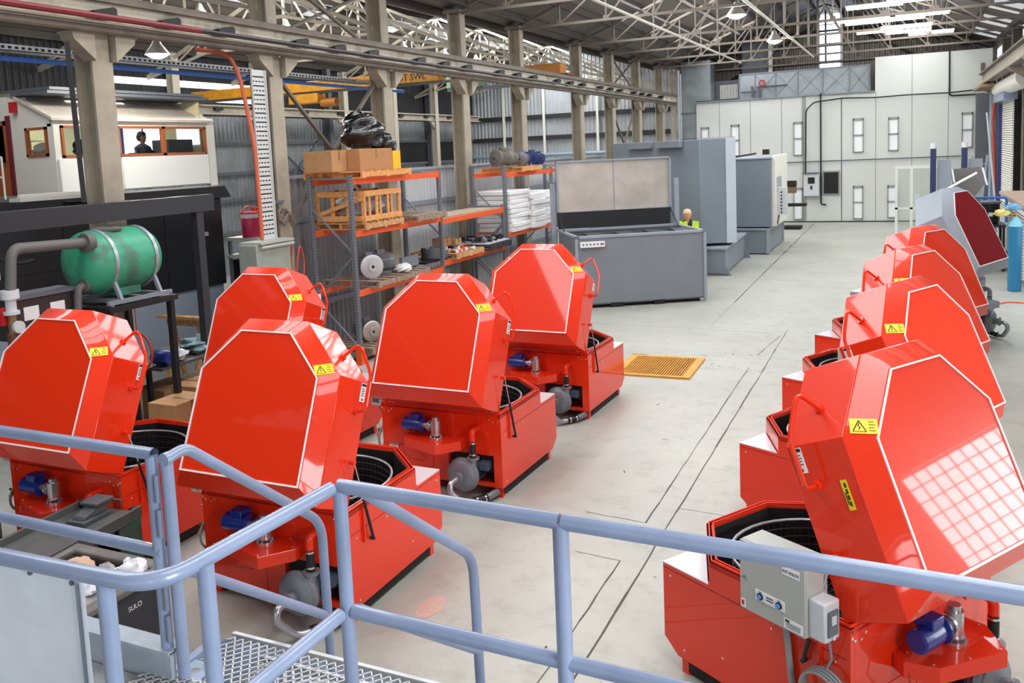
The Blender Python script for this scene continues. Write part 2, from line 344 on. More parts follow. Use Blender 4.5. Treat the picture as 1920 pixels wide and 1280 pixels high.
# ------------------------------------------------------------------ far white panel building
WP = mat('white_panel', (212, 214, 209), .45, noise=.02, nscale=.5)
SEAM = mat('panel_seam', (150, 150, 146), .6); BSEAM = mat('black_seam', (52, 52, 54), .6)
b = MB().use(WP).box(-8.85, 3.2, 41.5, 45.5, 0, 5.57).box(-1.25, 3.1, 41.5, 45.5, 5.57, 7.02)
b.use(SEAM)
for x in (-7.8, -6.42, -5.07, -1.22, .17, 1.53): b.box(x-.012, x+.012, 41.49, 41.5, 0, 5.57)
b.box(.16, .18, 41.49, 41.5, 5.57, 7.0)
b.box(-4.2, -4.05, 41.47, 41.5, 0, 5.57); b.use(GREYM).box(-8.85, -1.25, 41.4, 45.5, 5.57, 5.62); b.use(BSEAM).box(-2.6, -2.57, 41.49, 41.5, 0, 5.4).box(-8.85, 3.1, 41.45, 41.5, 0, .05)
struct(b.build('wall_far', smooth=False), 'white insulated panel wall closing the end of the hall')
for i, (x0, x1, z0, z1) in enumerate([(-8.63, -8.28, 3.1, 4.45), (-7.28, -6.91, 3.07, 4.5), (-4.56, -4.19, 2.99, 4.47), (-2.11, -1.7, 3.03, 4.49), (-.72, -.33, 3.04, 4.46), (2.02, 2.42, 3.06, 4.5), (-2.11, -1.72, .14, 1.58), (-.75, -.35, .17, 1.57), (-4.58, -4.2, .13, 1.55)]):
    b = MB().use(SEAM); t = .035
    b.box(x0, x0+t, 41.42, 41.49, z0, z1).box(x1-t, x1, 41.42, 41.49, z0, z1).box(x0, x1, 41.42, 41.49, z0, z0+t).box(x0, x1, 41.42, 41.49, z1-t-.06, z1)
    zm = z0+(z1-z0)*.5; b.box(x0, x1, 41.42, 41.49, zm-.03, zm+.03)
    b.use(mat('vent_panel', (246, 248, 250), .3)).box(x0+t, x1-t, 41.46, 41.495, z0+t, z1-t)
    struct(b.build('window_%d' % (i+2), smooth=False), 'narrow two-pane vent in the white panel wall')
def cable(name, pts, r, m, label, cat, n=6, fl=.15, group=None): return tag(MB().tube(fillet(pts, fl), r, n).build(name, m), label, cat, group)
cable('cable', [(-4.05, 41.29, 2.2), (-4.02, 41.29, 4.95), (-3.7, 41.29, 5.28), (-2.5, 41.29, 5.38), (-1.26, 41.29, 5.32), (0, 41.29, 5.35), (1.6, 41.29, 5.33), (2.85, 41.29, 5.4), (3.1, 41, 5.5)], .03, BLACK, 'black cable drooping across the top of the white panel wall', 'cable')
cable('conduit', [(-5, 41.4, 2.69), (2.0, 41.4, 2.72)], .025, GREYD, 'grey conduit running level across the middle of the white wall', 'conduit')
cable('air_pipe', [(-3.42, 41.36, 5.65), (-3.42, 41.36, .8), (-3.2, 41.36, .78)], .035, BLACK, 'thin black drop pipe down the white wall beside the control cabinet', 'pipe')
cable('wall_pipe', [(1.55, 41.36, 7.05), (1.56, 41.36, 5.2), (2.85, 41.36, 5.2)], .035, BLACK, 'black pipe down the upper right white panels', 'pipe')
t = thing('control_cabinet', 'light grey control cabinet with small dark screen on the white panel wall', 'cabinet', (-3.8, 41.25, 1.19))
MB().box(-.32, .32, -.12, .2, 0, .99).build('body', PLAST, t, .01); MB().box(-.14, .14, -.14, -.12, .55, .82).build('screen', DARK, t); MB().box(-.04, .04, -.15, -.12, .3, .45).build('handle', BLACK, t); MB().box(-.36, .3, -.2, .2, .99, 1.03).build('hood', GREYD, t)
b = MB().use(DARK).box(-3.3, -2.71, 41.4, 41.48, 1.27, 2.2).use(SEAM).box(-3.36, -2.65, 41.42, 41.49, 1.21, 2.26); struct(b.build('window_11', smooth=False), 'black square opening in the white panel wall')
b = MB().use(BROWN).box(2.68, 2.82, 41.44, 41.49, 6.12, 6.45); struct(b.build('trim_1', smooth=False), 'small brown vent high on the white wall')
# ducts above the white building
t = thing('air_duct', 'long grey cross-creased sheet metal duct on top of the white panel rooms', 'duct', (0, 0, 0))
DUCTM = mat('duct_sheet', (150, 158, 162), .35, .5, noise=.1, nscale=1.5)
b = MB().box(-7.0, -1.45, 42.2, 43.4, 5.62, 6.78); b.build('duct', DUCTM, t)
b = MB()
for x in (-7.0, -6.3, -5.4, -4.45, -3.4, -2.3, -1.5): b.box(x-.02, x+.02, 42.14, 42.2, 5.62, 6.8)
b.box(-7, -1.45, 42.15, 42.2, 6.74, 6.8)
for xa, xb in ((-6.3, -5.4), (-5.4, -4.45), (-4.45, -3.4), (-3.4, -2.3), (-2.3, -1.5)): b.bar((xa, 42.19, 5.66), (xb, 42.19, 6.72), .03); b.bar((xa, 42.19, 6.72), (xb, 42.19, 5.66), .03)
b.build('flange', GREYM, t)
t = thing('duct_riser', 'tall plain grey duct riser beside the last column at the hall end', 'duct')
MB().box(-9.55, -8.88, 41.6, 42.6, 0, 5.66).box(-9.55, -8.2, 41.6, 42.6, 5.66, 7.5).build('riser', DUCTM, t); MB().box(-9.58, -8.87, 41.57, 42.63, 5.1, 5.16).box(-9.58, -8.87, 41.57, 42.63, 3.9, 3.96).build('flange', GREYD, t)
t = thing('extract_duct', 'dark square extract duct rising to the roof behind the crossed duct', 'duct')
MB().box(-7.1, -5.9, 43.6, 44.8, 5.62, 8.3).build('riser', GREYD, t); MB().box(-5.88, -5.72, 43.5, 43.7, 5.62, 8.6).build('pale_edge', PANELW, t)
t = thing('louvre_vent', 'white louvred grille on a dark panel between the ducts', 'vent')
MB().box(-8.35, -7.15, 42.9, 43, 5.6, 6.6).build('panel', GREYD, t)
b = MB()
for k in range(12): b.box(-8.0+k*.07, -7.96+k*.07, 42.84, 42.9, 5.75, 6.4)
b.build('louvre', PANELW, t)
t = thing('valve_cluster', 'dark pipe valves with a red handwheel in front of the crossed duct', 'valve')
MB().tube([(-6.9, 42, 5.95), (-6.2, 42, 5.95), (-6.2, 42, 6.15), (-4.9, 42, 6.15)], .035, 6).tube([(-6.4, 41.95, 5.7), (-6.4, 41.95, 6.2)], .05, 6).tube([(-6.1, 41.95, 5.65), (-6.1, 41.95, 6.1)], .06, 6).build('pipework', GREYD, t)
MB().torus((-5.95, 41.85, 6.3), .12, .03, 'y', 14).build('handwheel', PINKR, t)
# ------------------------------------------------------------------ columns, crane beam, trusses
CY_ = [1.4, 5.05, 8.7, 12.35, 16.0, 19.65, 23.3, 28.3, 31.9, 35.5, 39.3]
def make_column(label):
    t = thing('steel_column', label, 'column', group='cream steel columns along the left of the hall')
    b = MB().box(-.16, -.13, -.16, .16, 0, 5.35) if 0 else MB()
    b.box(.13, .17, -.17, .17, 0, 5.16).box(-.17, -.13, -.17, .17, 0, 7.15).box(-.13, .13, -.012, .012, 0, 7.15).box(.13, .16, -.13, .13, 5.16, 7.15)
    b.box(-.25, .25, -.25, .25, 0, .03)
    b.build('shaft', CREAM, t, smooth=False)
    b = MB()
    for s in (-1, 1):
        b.add([(.02, s*.17, 5.50), (.02, s*.52, 5.50), (.02, s*.50, 5.42), (.02, s*.17, 5.16), (.26, s*.17, 5.50), (.26, s*.52, 5.50), (.26, s*.50, 5.42), (.26, s*.17, 5.16)], [(0, 1, 2, 3), (7, 6, 5, 4), (0, 4, 5, 1), (1, 5, 6, 2), (2, 6, 7, 3), (3, 7, 4, 0)])
        b.box(.0, .28, s*.17, s*.54, 5.50, 5.52)
    b.build('haunch', CREAM, t, smooth=False)
    MB().box(-.22, .22, -.3, .3, 7.12, 7.2).build('cap_plate', TRUSS, t)
    return t
cnames = ['second column behind the platform', 'column beside the platform', 'nearest tall cream column, behind the green tank', 'second cream column, with grey switch box and slotted cable tray', 'third cream column, behind the black wrapped parcel', 'fourth cream column, at the gap between the two racks', 'fifth cream column, behind the blue motors on the rack', 'sixth cream column, just past the orange hoist beam', 'seventh cream column with cross bracing beside it', 'eighth cream column, third from the far wall', 'ninth cream column, second from the grey duct riser']
c0 = None
for i, y in enumerate(CY_):
    if i < 2: continue
    if c0 is None: c0 = make_column(cnames[i]); c0.location = (-10, y, 0)
    else: dup(c0, (-10, y, 0), label=cnames[i])
t = thing('steel_column', 'last cream column, tucked beside the grey duct riser', 'column', (-9.85, 41.2, 0)); MB().box(-.1, .1, -.16, .16, 0, 7.1).build('shaft', CREAM, t)
rc0 = None
rl = ['nearest right-hand column', 'second right-hand column', 'third right-hand column', 'fourth right-hand column', 'right-hand column beside the roller door', 'right-hand column past the white duct', 'last right-hand column by the white wall', 'hidden end column behind the white wall']
for i, y in enumerate((12.35, 16, 19.65, 24.8, 28.6, 32.3, 35.8, 39.3)):
    if rc0 is None:
        rc0 = thing('steel_column', rl[0], 'column', group='brown steel columns on the right wall')
        MB().box(-.15, -.12, -.15, .15, 0, 7.2).box(.12, .15, -.15, .15, 0, 7.2).box(-.12, .12, -.012, .012, 0, 7.2).build('shaft', BROWN, rc0, smooth=False); MB().box(-.25, .2, -.25, .25, 7.12, 7.2).build('cap_plate', TRUSS, rc0); rc0.location = (3.4, y, 0)
    else: dup(rc0, (3.4, y, 0), label=rl[i]+' against the right wall' if 0 else rl[i])
# crane runway on the left column line
t = thing('crane_runway_beam', 'long cream crane runway beam with black clips carried by the left columns', 'beam', (-9.72, 0, 0))
b = MB().box(-.015, .015, -3, 41.2, 5.64, 5.94); b.build('web', mat('beam_cream', (214, 207, 188), .5, dirt=(172, 160, 140), nscale=1.6), t)
MB().box(-.13, .13, -3, 41.2, 5.92, 5.97).box(-.04, .04, -3, 41.2, 5.97, 6.04).build('top_flange', BROWN, t)
MB().box(-.14, .14, -3, 41.2, 5.63, 5.655).build('bottom_flange', mat('flange_tan', (168, 158, 140), .5), t)
MB().cyl((.18, -3, 5.71), (.18, 10.3, 5.71), .045, 8).build('red_conductor_pipe', mat('maroon', (122, 34, 42), .4), t)
MB().cyl((.18, 10.3, 5.71), (.18, 25, 5.70), .04, 8).cyl((.18, 25, 5.70), (.18, 38, 5.69), .03, 8).build('dark_conductor_pipe', mat('dark_conduit', (46, 36, 44), .4), t)
b = MB(); y = 6.5; k = 0
while y < 38:
    b.prism([(y, 5.74), (y+.34, 5.74), (y+.34, 5.83), (y+.29, 5.85), (y-.05, 5.77)], .02, .2, 'x')
    y += 1.15 if k % 3 else 1.9; k += 1
b.build('clip', BLACK, t)
b = MB().tube([(.04, -3, 5.56), (.04, 41, 5.56)], .055, 10).box(-.1, .1, -3, 41, 5.60, 5.63); b.build('lower_channel', BROWN, t)
def truss(y, xl, xr, zc, xm, zr, label, group, m, zraise=0, lower=()):
    t = thing('roof_truss', label, 'truss', (0, y, 0), group=group); t.location.z = 0
    n = 5; bot, top = [], []
    MB().bar((xl, 0, zc), (xl+(xm-xl)*.45, 0, zc+zraise), .07, .07).bar((xl+(xm-xl)*.45, 0, zc+zraise), (xr+(xm-xr)*.45, 0, zc+zraise), .07, .07).bar((xr+(xm-xr)*.45, 0, zc+zraise), (xr, 0, zc), .07, .07).build('bottom_chord', m, t)
    MB().bar((xl, 0, zc+.05), (xm, 0, zr), .08, .08).bar((xm, 0, zr), (xr, 0, zc+.05), .08, .08).build('top_chord', m, t)
    b = MB()
    for xe in (xl, xr):
        for k in range(4):
            f = (k+1)/5; xk = xe+(xm-xe)*f; zt = zc+(zr-zc)*f; zb = zc+min(1, f/.45)*zraise
            b.bar((xk, 0, zb), (xk, 0, zt), .035); f2 = (k+2)/5; zt2 = zc+(zr-zc)*f2; b.bar((xk, 0, zb), (xe+(xm-xe)*f2, 0, zt2), .04)
            b.cbox((xk, 0, zb+.05), (.16, .02, .14))
    b.bar((xm, 0, zc+zraise), (xm, 0, zr), .06); b.build('web_bracing', m, t)
    return t
tr0 = truss(12.35, -10, 3.4, 7.14, -3.35, 9.68, 'roof truss over the hall', 'roof trusses over the main hall', TRUSS)
for i, y in enumerate([12.35, 16.0, 19.65, 23.3, 28.3, 31.9, 35.5, 39.3, 43.2]):
    lb = '%s steel roof truss over the main hall counting away from the camera' % ORD[i]
    if i == 0: tr0['label'] = lb
    else: dup(tr0, (0, y, 0), label=lb)
tl0 = truss(8.7, -20.4, -10.1, 6.35, -15.25, 8.6, '', 'roof trusses over the left bay', TRUSSL, .55)
for i, y in enumerate([8.7, 12.35, 16.0, 19.65, 23.3, 28.3, 31.9, 35.5, 39.3]):
    lb = '%s pale steel truss over the left bay counting away from the camera' % ORD[i]
    if i == 0: tl0['label'] = lb
    else: dup(tl0, (0, y, 0), label=lb)
for x, lab in ((-6.45, 'pale tie tube under the trusses on the left side of the hall'), (-3.52, 'pale tie tube under the trusses below the ridge')):
    tag(MB().cyl((x, 10, 7.06), (x, 39.3, 7.06), .04, 8).build('tie_tube', TIEM), lab, 'tie')
for i, (y0, y1) in enumerate(((12.35, 16.0), (31.9, 35.5))):
    tag(MB().bar((-10.05, y0+.3, 5.2), (-10.05, y1-.3, 2.6), .07, .05).bar((-10.0, y1-.3, 5.2), (-10.0, y0+.3, 2.6), .07, .05).bar((-10.05, y0+.2, 5.9), (-10.05, y1-.2, 7.1), .06, .05).bar((-10, y1-.2, 5.9), (-10, y0+.2, 7.1), .06, .05).build('cross_brace', TRUSS), ('crossed steel brace between the second and third cream columns', 'crossed steel brace between the seventh and eighth cream columns')[i], 'brace')
# second runway at the far side of the left bay
t = thing('crane_runway_beam', 'far crane runway beam along the outer side of the left bay', 'beam', (-19.4, 0, 0))
MB().box(-.02, .02, -3, 40, 5.3, 5.52).build('web', CREAM, t); MB().box(-.13, .13, -3, 40, 5.52, 5.56).box(-.13, .13, -3, 40, 5.27, 5.3).build('flange', TRUSSL, t)
b = MB()
for k in range(14): b.box(.02, .12, 8+k*2.2, 8.35+k*2.2, 5.4, 5.48)
b.build('clip', BLACK, t)
lc0 = None
for i, y in enumerate((19.65, 23.3, 28.3, 31.9, 35.5)):
    if lc0 is None:
        lc0 = thing('steel_column', '', 'column', group='pale steel columns of the outer runway')
        MB().box(-.12, -.09, -.14, .14, 0, 7).box(.09, .12, -.14, .14, 0, 7).box(-.1, .1, -.01, .01, 0, 7).build('shaft', TRUSSL, lc0, smooth=False)
        MB().prism([(-.55, 5.27), (.14, 5.27), (.14, 4.8), (.05, 4.8)], -.05, .05, 'x').build('haunch', TRUSSL, lc0); c = lc0
    else: c = dup(lc0)
    c.location = (-19.4, y, 0); c['label'] = '%s pale column under the far runway beam in the left bay' % ORD[i]
# yellow overhead cranes in the left bay
t = thing('overhead_crane', 'yellow overhead crane girder reading 3.0T SWL across the left bay', 'crane', (0, 20.4, 0))
MB().box(-19.3, -10.9, -.18, .18, 5.62, 5.9).build('girder', YELS, t, .01)
MB().box(-19.4, -10.2, -.1, .1, 5.57, 5.62).build('runner', GREYD, t)
fc = bpy.data.curves.new('crane_text', 'FONT'); fc.body = '3.0T SWL'; fc.size = .25; fc.extrude = .004; fc.align_x = 'CENTER'; fc.align_y = 'CENTER'
def text(body, size, loc, rot, m, parent=None, name='lettering', al='CENTER', ext=.0006):
    fc = bpy.data.curves.new('text', 'FONT'); fc.body = body; fc.size = size; fc.extrude = ext; fc.align_x = al; fc.align_y = 'CENTER'
    o = bpy.data.objects.new('t', fc); COL.objects.link(o); dg = bpy.context.evaluated_depsgraph_get(); dg.update()
    me = bpy.data.meshes.new_from_object(o.evaluated_get(dg)); bpy.data.objects.remove(o)
    me.materials.clear(); me.materials.append(m); q = bpy.data.objects.new(name, me); COL.objects.link(q); q.location = loc
    if hasattr(rot, 'to_3x3'): q.rotation_euler = rot.to_3x3().to_euler()
    else: q.rotation_euler = rot
    if parent: q.parent = parent
    return q
text('3.0T SWL', .24, (-11.75, -.19, 5.76), (R(90), 0, 0), INK, t)
t = thing('overhead_crane', 'orange-brown crane girder end above the runway past the fifth column', 'crane', (0, 27, 0))
MB().box(-11.35, -9.95, -.35, .2, 6.12, 6.46).build('girder', mat('orange_steel', (190, 120, 46), .5), t, .02); MB().box(-11.3, -9.7, -.4, .25, 6.07, 6.12).build('rail', RUST, t)
t = thing('hoist', 'yellow hoist trolley under the near crane in the left bay', 'hoist', (-15.2, 20.4, 0))
MB().box(-.5, .5, -.2, .2, 5.3, 5.56).build('trolley', YELS, t, .02); MB().cyl((.5, 0, 5.3), (1.0, 0, 5.3), .12).build('motor', mat('orange_steel', (0, 0, 0)), t)
t = thing('air_unit', 'pale green cabinet on the left bay roof steel', 'cabinet', (-14.05, 28.1, 0)); MB().box(-.7, 3.9, -.1, .1, 5.93, 6.03).build('support_rail', GREYD, t); MB().box(-.63, .63, -.3, .3, 6.03, 6.66).build('body', mat('pale_green', (150, 186, 150), .5), t, .02); MB().box(-.2, .5, -.35, -.3, 6.05, 6.2).build('label', YELS, t)
# lamps
def bay_lamp():
    t = thing('high_bay_lamp', '', 'lamp')
    MB().lathe([(.05, .34), (.07, .3), (.1, .22), (.24, .04), (.26, 0), (.25, 0), (.2, .04), (.06, .2)]).build('shade', ALU, t)
    MB().lathe([(.22, .03), (.2, -.03), (.1, -.08), (.01, -.09)]).build('bulb', GLOW, t)
    MB().cyl((0, 0, .32), (0, 0, 1.2), .012, 6).build('hanger', GREYD, t); return t
l0 = bay_lamp(); l0['group'] = 'high bay lamps in the left bay'
lp = [(-16, 14.8), (-16, 17.3), (-16, 20.7), (-16, 23.8), (-16, 27.2), (-16, 30.3), (-16, 33)]
lights = []
for i, (x, y) in enumerate(lp):
    o = l0 if i == 0 else dup(l0); o.location = (x, y, 7.4); o['label'] = '%s glowing high bay lamp in the left bay counting from the camera' % ORD[i]; lights.append((x, y, 7.25))
o = dup(l0, (-14.4, 14.2, 6.1), skip=('hanger',), label='lone high bay lamp hanging low beside the nearest tall column'); lights.append((-14.4, 14.2, 5.95)); MB().cyl((0, 0, .32), (0, 0, 2.45), .012, 6).build('hanger', GREYD, o)
for x, y, z, lb in ((-4.0, 23.8, 6.95, 'nearer high bay lamp hanging under the hall roof'), (-4.0, 31.1, 6.98, 'farther high bay lamp hanging under the hall roof')):
    o = dup(l0, (x, y, z), skip=('hanger',), label=lb); MB().cyl((0, 0, .32), (0, 0, 2.62), .012, 6).build('hanger', GREYD, o); o['group'] = 'high bay lamps in the main hall'; lights.append((x, y, z-.15))
for x, y, z in lights:
    l = bpy.data.lights.new('lamp_light', 'POINT'); l.energy = 320 if z < 6 else 110; l.color = (1, .97, .9); l.shadow_soft_size = .15
    q = bpy.data.objects.new('lamp_light', l); COL.objects.link(q); q.location = (x, y, z)
f0 = None
for i, (x, y, z) in enumerate([(-.85, 27.5, 7.3), (-1.1, 31.2, 7.3), (-1.25, 30, 7.25), (-.25, 31.6, 7.35), (.4, 30.5, 7.3), (-.05, 31.7, 7.1), (0, 35.1, 7.3), (.75, 36.2, 7.3), (-.9, 34.2, 7.3), (.2, 28.6, 7.5)]):
    if f0 is None:
        f0 = thing('tube_light', '', 'lamp', group='fluorescent tube lights on the right side of the hall'); MB().box(-.75, .75, -.08, .08, .03, .09).build('housing', PLAST, f0); MB().cyl((-.72, 0, 0), (.72, 0, 0), .035, 8).build('tube', GLOW, f0); MB().cyl((-.5, 0, .09), (-.5, 0, 1.3), .008, 5).cyl((.5, 0, .09), (.5, 0, 1.3), .008, 5).build('hanger', GREYD, f0); o = f0
    else: o = dup(f0)
    o.location = (x, y, z); o['label'] = ('glowing tube light under the right roof slope, ' + ['nearest of all', 'third row left end', 'second row left end', 'fourth row middle', 'second row right end', 'fourth row right of middle', 'fifth row', 'farthest right', 'farthest left', 'nearest on the right'][i])
# ------------------------------------------------------------------ the red parts washers
WB, DP, ZB, H1, H2, CS, CF = .757, 1.493, .12, .765, .925, .435, .442
LWH, V1, V2, LC, LS, LB_, OFF = .712, 1.013, 1.428, .407, .42, .124, .071
IB, IF_, IS = .13, .123, .117
def hexa(i=0, w=WB):
    a = .41*i
    return [(-w+i, i), (w-i, i), (w-i, DP-CS-a), (w-CF-a, DP-i), (-w+CF+a, DP-i), (-w+i, DP-CS-a)]
def lidL(x, v, n, th): c, s = cos(th), sin(th); return V((x, v*c-n*s+OFF, H2+v*s+n*c))
def layer(k, th):
    i, j, m, n = {'R': (0, 0, 0, 0), 'J': (0, 0, 0, LS), 'S': (IS, IF_, IB, LS+LB_)}[k]
    q = [(-(LWH-i), m), ((LWH-i), m), ((LWH-i), V1-.41*j), (LWH-LC-.41*i, V2-j), (-(LWH-LC-.41*i), V2-j), (-(LWH-i), V1-.41*j)]
    return [lidL(x, v, n, th) for x, v in q]
def plate_on(o, p, u, w, wu, hw, th=.004):
    "thin plate centred at p with axes u (width) and w (height)"
    u, w = V(u).normalized(), V(w).normalized(); n = u.cross(w)
    return o.add([p-u*wu/2-w*hw/2, p+u*wu/2-w*hw/2, p+u*wu/2+w*hw/2, p-u*wu/2+w*hw/2, p-u*wu/2-w*hw/2+n*th, p+u*wu/2-w*hw/2+n*th, p+u*wu/2+w*hw/2+n*th, p-u*wu/2+w*hw/2+n*th],
                 [(0, 3, 2, 1), (4, 5, 6, 7), (0, 1, 5, 4), (1, 2, 6, 5), (2, 3, 7, 6), (3, 0, 4, 7)])
def warning_label(parent, p, u, w, name='warning_label', s=1.0):
    u, w = V(u).normalized(), V(w).normalized(); n = u.cross(w); p = p+n*.003
    b = MB().use(YEL); plate_on(b, p, u, w, .15*s, .095*s); b.use(INK); q = p+n*.0045
    A, B_, C_ = q+u*-.06*s-w*.034*s, q+u*.012*s-w*.034*s, q-u*.024*s+w*.036*s
    for a, c in ((A, B_), (B_, C_), (C_, A)): b.bar(a, c, .007*s, .001)
    b.bar(q-u*.024*s+w*.018*s, q-u*.03*s-w*.0*s, .006*s, .001).bar(q-u*.03*s, q-u*.02*s-w*.004*s, .006*s, .001).bar(q-u*.02*s-w*.004*s, q-u*.026*s-w*.022*s, .006*s, .001)
    for k in range(4): b.bar(q+u*.026*s+w*(.03-k*.019)*s, q+u*(.062 if k % 2 else .054)*s+w*(.03-k*.019)*s, .007*s, .001)
    return b.build(name, parent=parent, smooth=False)
def white_label(parent, p, u, w, name='rating_label', a=.07, c=.15, rot=False, ink=True):
    u, w = V(u).normalized(), V(w).normalized(); n = u.cross(w); p = p+n*.003
    b = MB().use(LBL); plate_on(b, p, u, w, a, c); q = p+n*.0045; b.use(INK)
    if ink:
        plate_on(b, q+w*c*.4, u, w, a*.9, c*.13, .001); 
        for k in range(4): plate_on(b, q+w*c*(.2-k*.12), u, w, a*(.7 if k % 2 else .55), c*.035, .001)
        plate_on(b, q-w*c*.38, u, w, a*.3, c*.1, .001)
    return b.build(name, parent=parent, smooth=False)
def lid_of(t, th, top=None, body=RED, simple=False, sides=(1, -1)):
    r, j, s = layer('R', th), layer('J', th), layer('S', th)
    b = MB().use(body); vs = r+j+s; fs = []
    for k in range(6):
        q = (k+1) % 6; fs += [(k, q, 6+q, 6+k), (6+k, 6+q, 12+q, 12+k)]
    # inner skin gives the sheet its thickness
    nrm = lidL(0, 0, 1, th)-lidL(0, 0, 0, th); cen = lidL(0, .7, 0, th)
    def inn(P, d): 
        return [p+(V((cen.x, p.y, p.z))-p).normalized()*d+(lidL(0, .7, 0, th)-lidL(0, 0, 0, th)).normalized()*(d if i in (0, 1) else -d if i in (3, 4) else 0)-nrm*0 for i, p in enumerate(P)]
    r2, j2, s2 = inn(r, .03), inn(j, .03), [p-nrm*.03 for p in s]
    vs += r2+j2+s2; o = 18
    for k in range(6):
        q = (k+1) % 6; fs += [(o+q, o+k, o+6+k, o+6+q), (o+6+q, o+6+k, o+12+k, o+12+q), (q, k, o+k, o+q)]
    fs += [tuple(range(12, 18)), tuple(range(o+17, o+11, -1))]
    b.add(vs, fs)
    if top: b.use(top); b.add([p+nrm*.002 for p in s]+[p+nrm*.006 for p in s], [tuple(range(6)), tuple(range(6, 12))]+[(k, (k+1) % 6, 6+(k+1) % 6, 6+k) for k in range(6)])
    lid = b.build('lid', parent=t, bevel=0 if simple else .006)
    c = sum((p for p in s), V())/6
    b = MB()
    for k in range(6):
        q = (k+1) % 6; a0, a1 = s[k], s[q]
        b.add([a0+nrm*.001, a1+nrm*.001, a1+(c-a1)*.021+nrm*.001, a0+(c-a0)*.021+nrm*.001, a0+nrm*.009, a1+nrm*.009, a1+(c-a1)*.021+nrm*.009, a0+(c-a0)*.021+nrm*.009], [(0, 1, 2, 3), (4, 7, 6, 5), (0, 4, 5, 1), (1, 5, 6, 2), (2, 6, 7, 3), (3, 7, 4, 0)])
    b.build('pinstripe', WHITE, lid, smooth=False)
    for sx in sides:
        L = lambda x, v, n: lidL(sx*x, v, n, th)
        # handle wraps the front corner, standing off the side
        A = L(LWH-.17, V1+.17, .20); Aout = L(LWH-.02, V1+.30, .20); K = L(LWH+.10, V1+.06, .14); B2 = L(LWH+.10, V1-.24, .14); Bin = L(LWH, V1-.24, .14)
        MB().tube(fillet([A, Aout, K, B2, Bin], .07), .014, 8).cyl(Bin, Bin+(B2-Bin)*.25, .032, 10).cyl(A, A+(Aout-A)*.12, .032, 10).build('lid_handle', body, lid)
        if simple or top: continue
        up = (L(0, 1, 0)-L(0, 0, 0)); uy = L(0, 0, 1)-L(0, 0, 0); sd = V((sx, 0, 0))
        # warning label on the chamfer bevel
        jS, jF, sS, sF = (j[2], j[3], s[2], s[3]) if sx > 0 else (j[5], j[4], s[5], s[4])
        f = .14; lo = sS*.5+jS*.5; hi = sF*.5+jF*.5; p = lo+(hi-lo)*f+(sS-jS)*.06
        u = (jS-sS); w = (hi-lo) if sx > 0 else (hi-lo); nn = (jS-sS).cross(w)
        if nn.dot(nrm) < 0: u = -u
        w = w-u.normalized()*w.dot(u.normalized())
        warning_label(lid, p, u, w)
        p = L(LWH, V1-.085, .075); white_label(lid, p, uy*(-1 if sx > 0 else 1), up, 'safety_label')
        p = L(LWH, .70, .33)
        if sx < 0:
            b = MB().use(YEL); plate_on(b, p+sd*.003, uy, up, .042, .17); b.use(INK)
            for k in range(4): plate_on(b, p+sd*.008+up*(.055-k*.035)+uy*.004, uy, up, .012, .026, .001)
            plate_on(b, p+sd*.008-up*.02-uy*.01, uy, up, .006, .07, .001); b.build('caution_strip', parent=lid, smooth=False)
    return lid
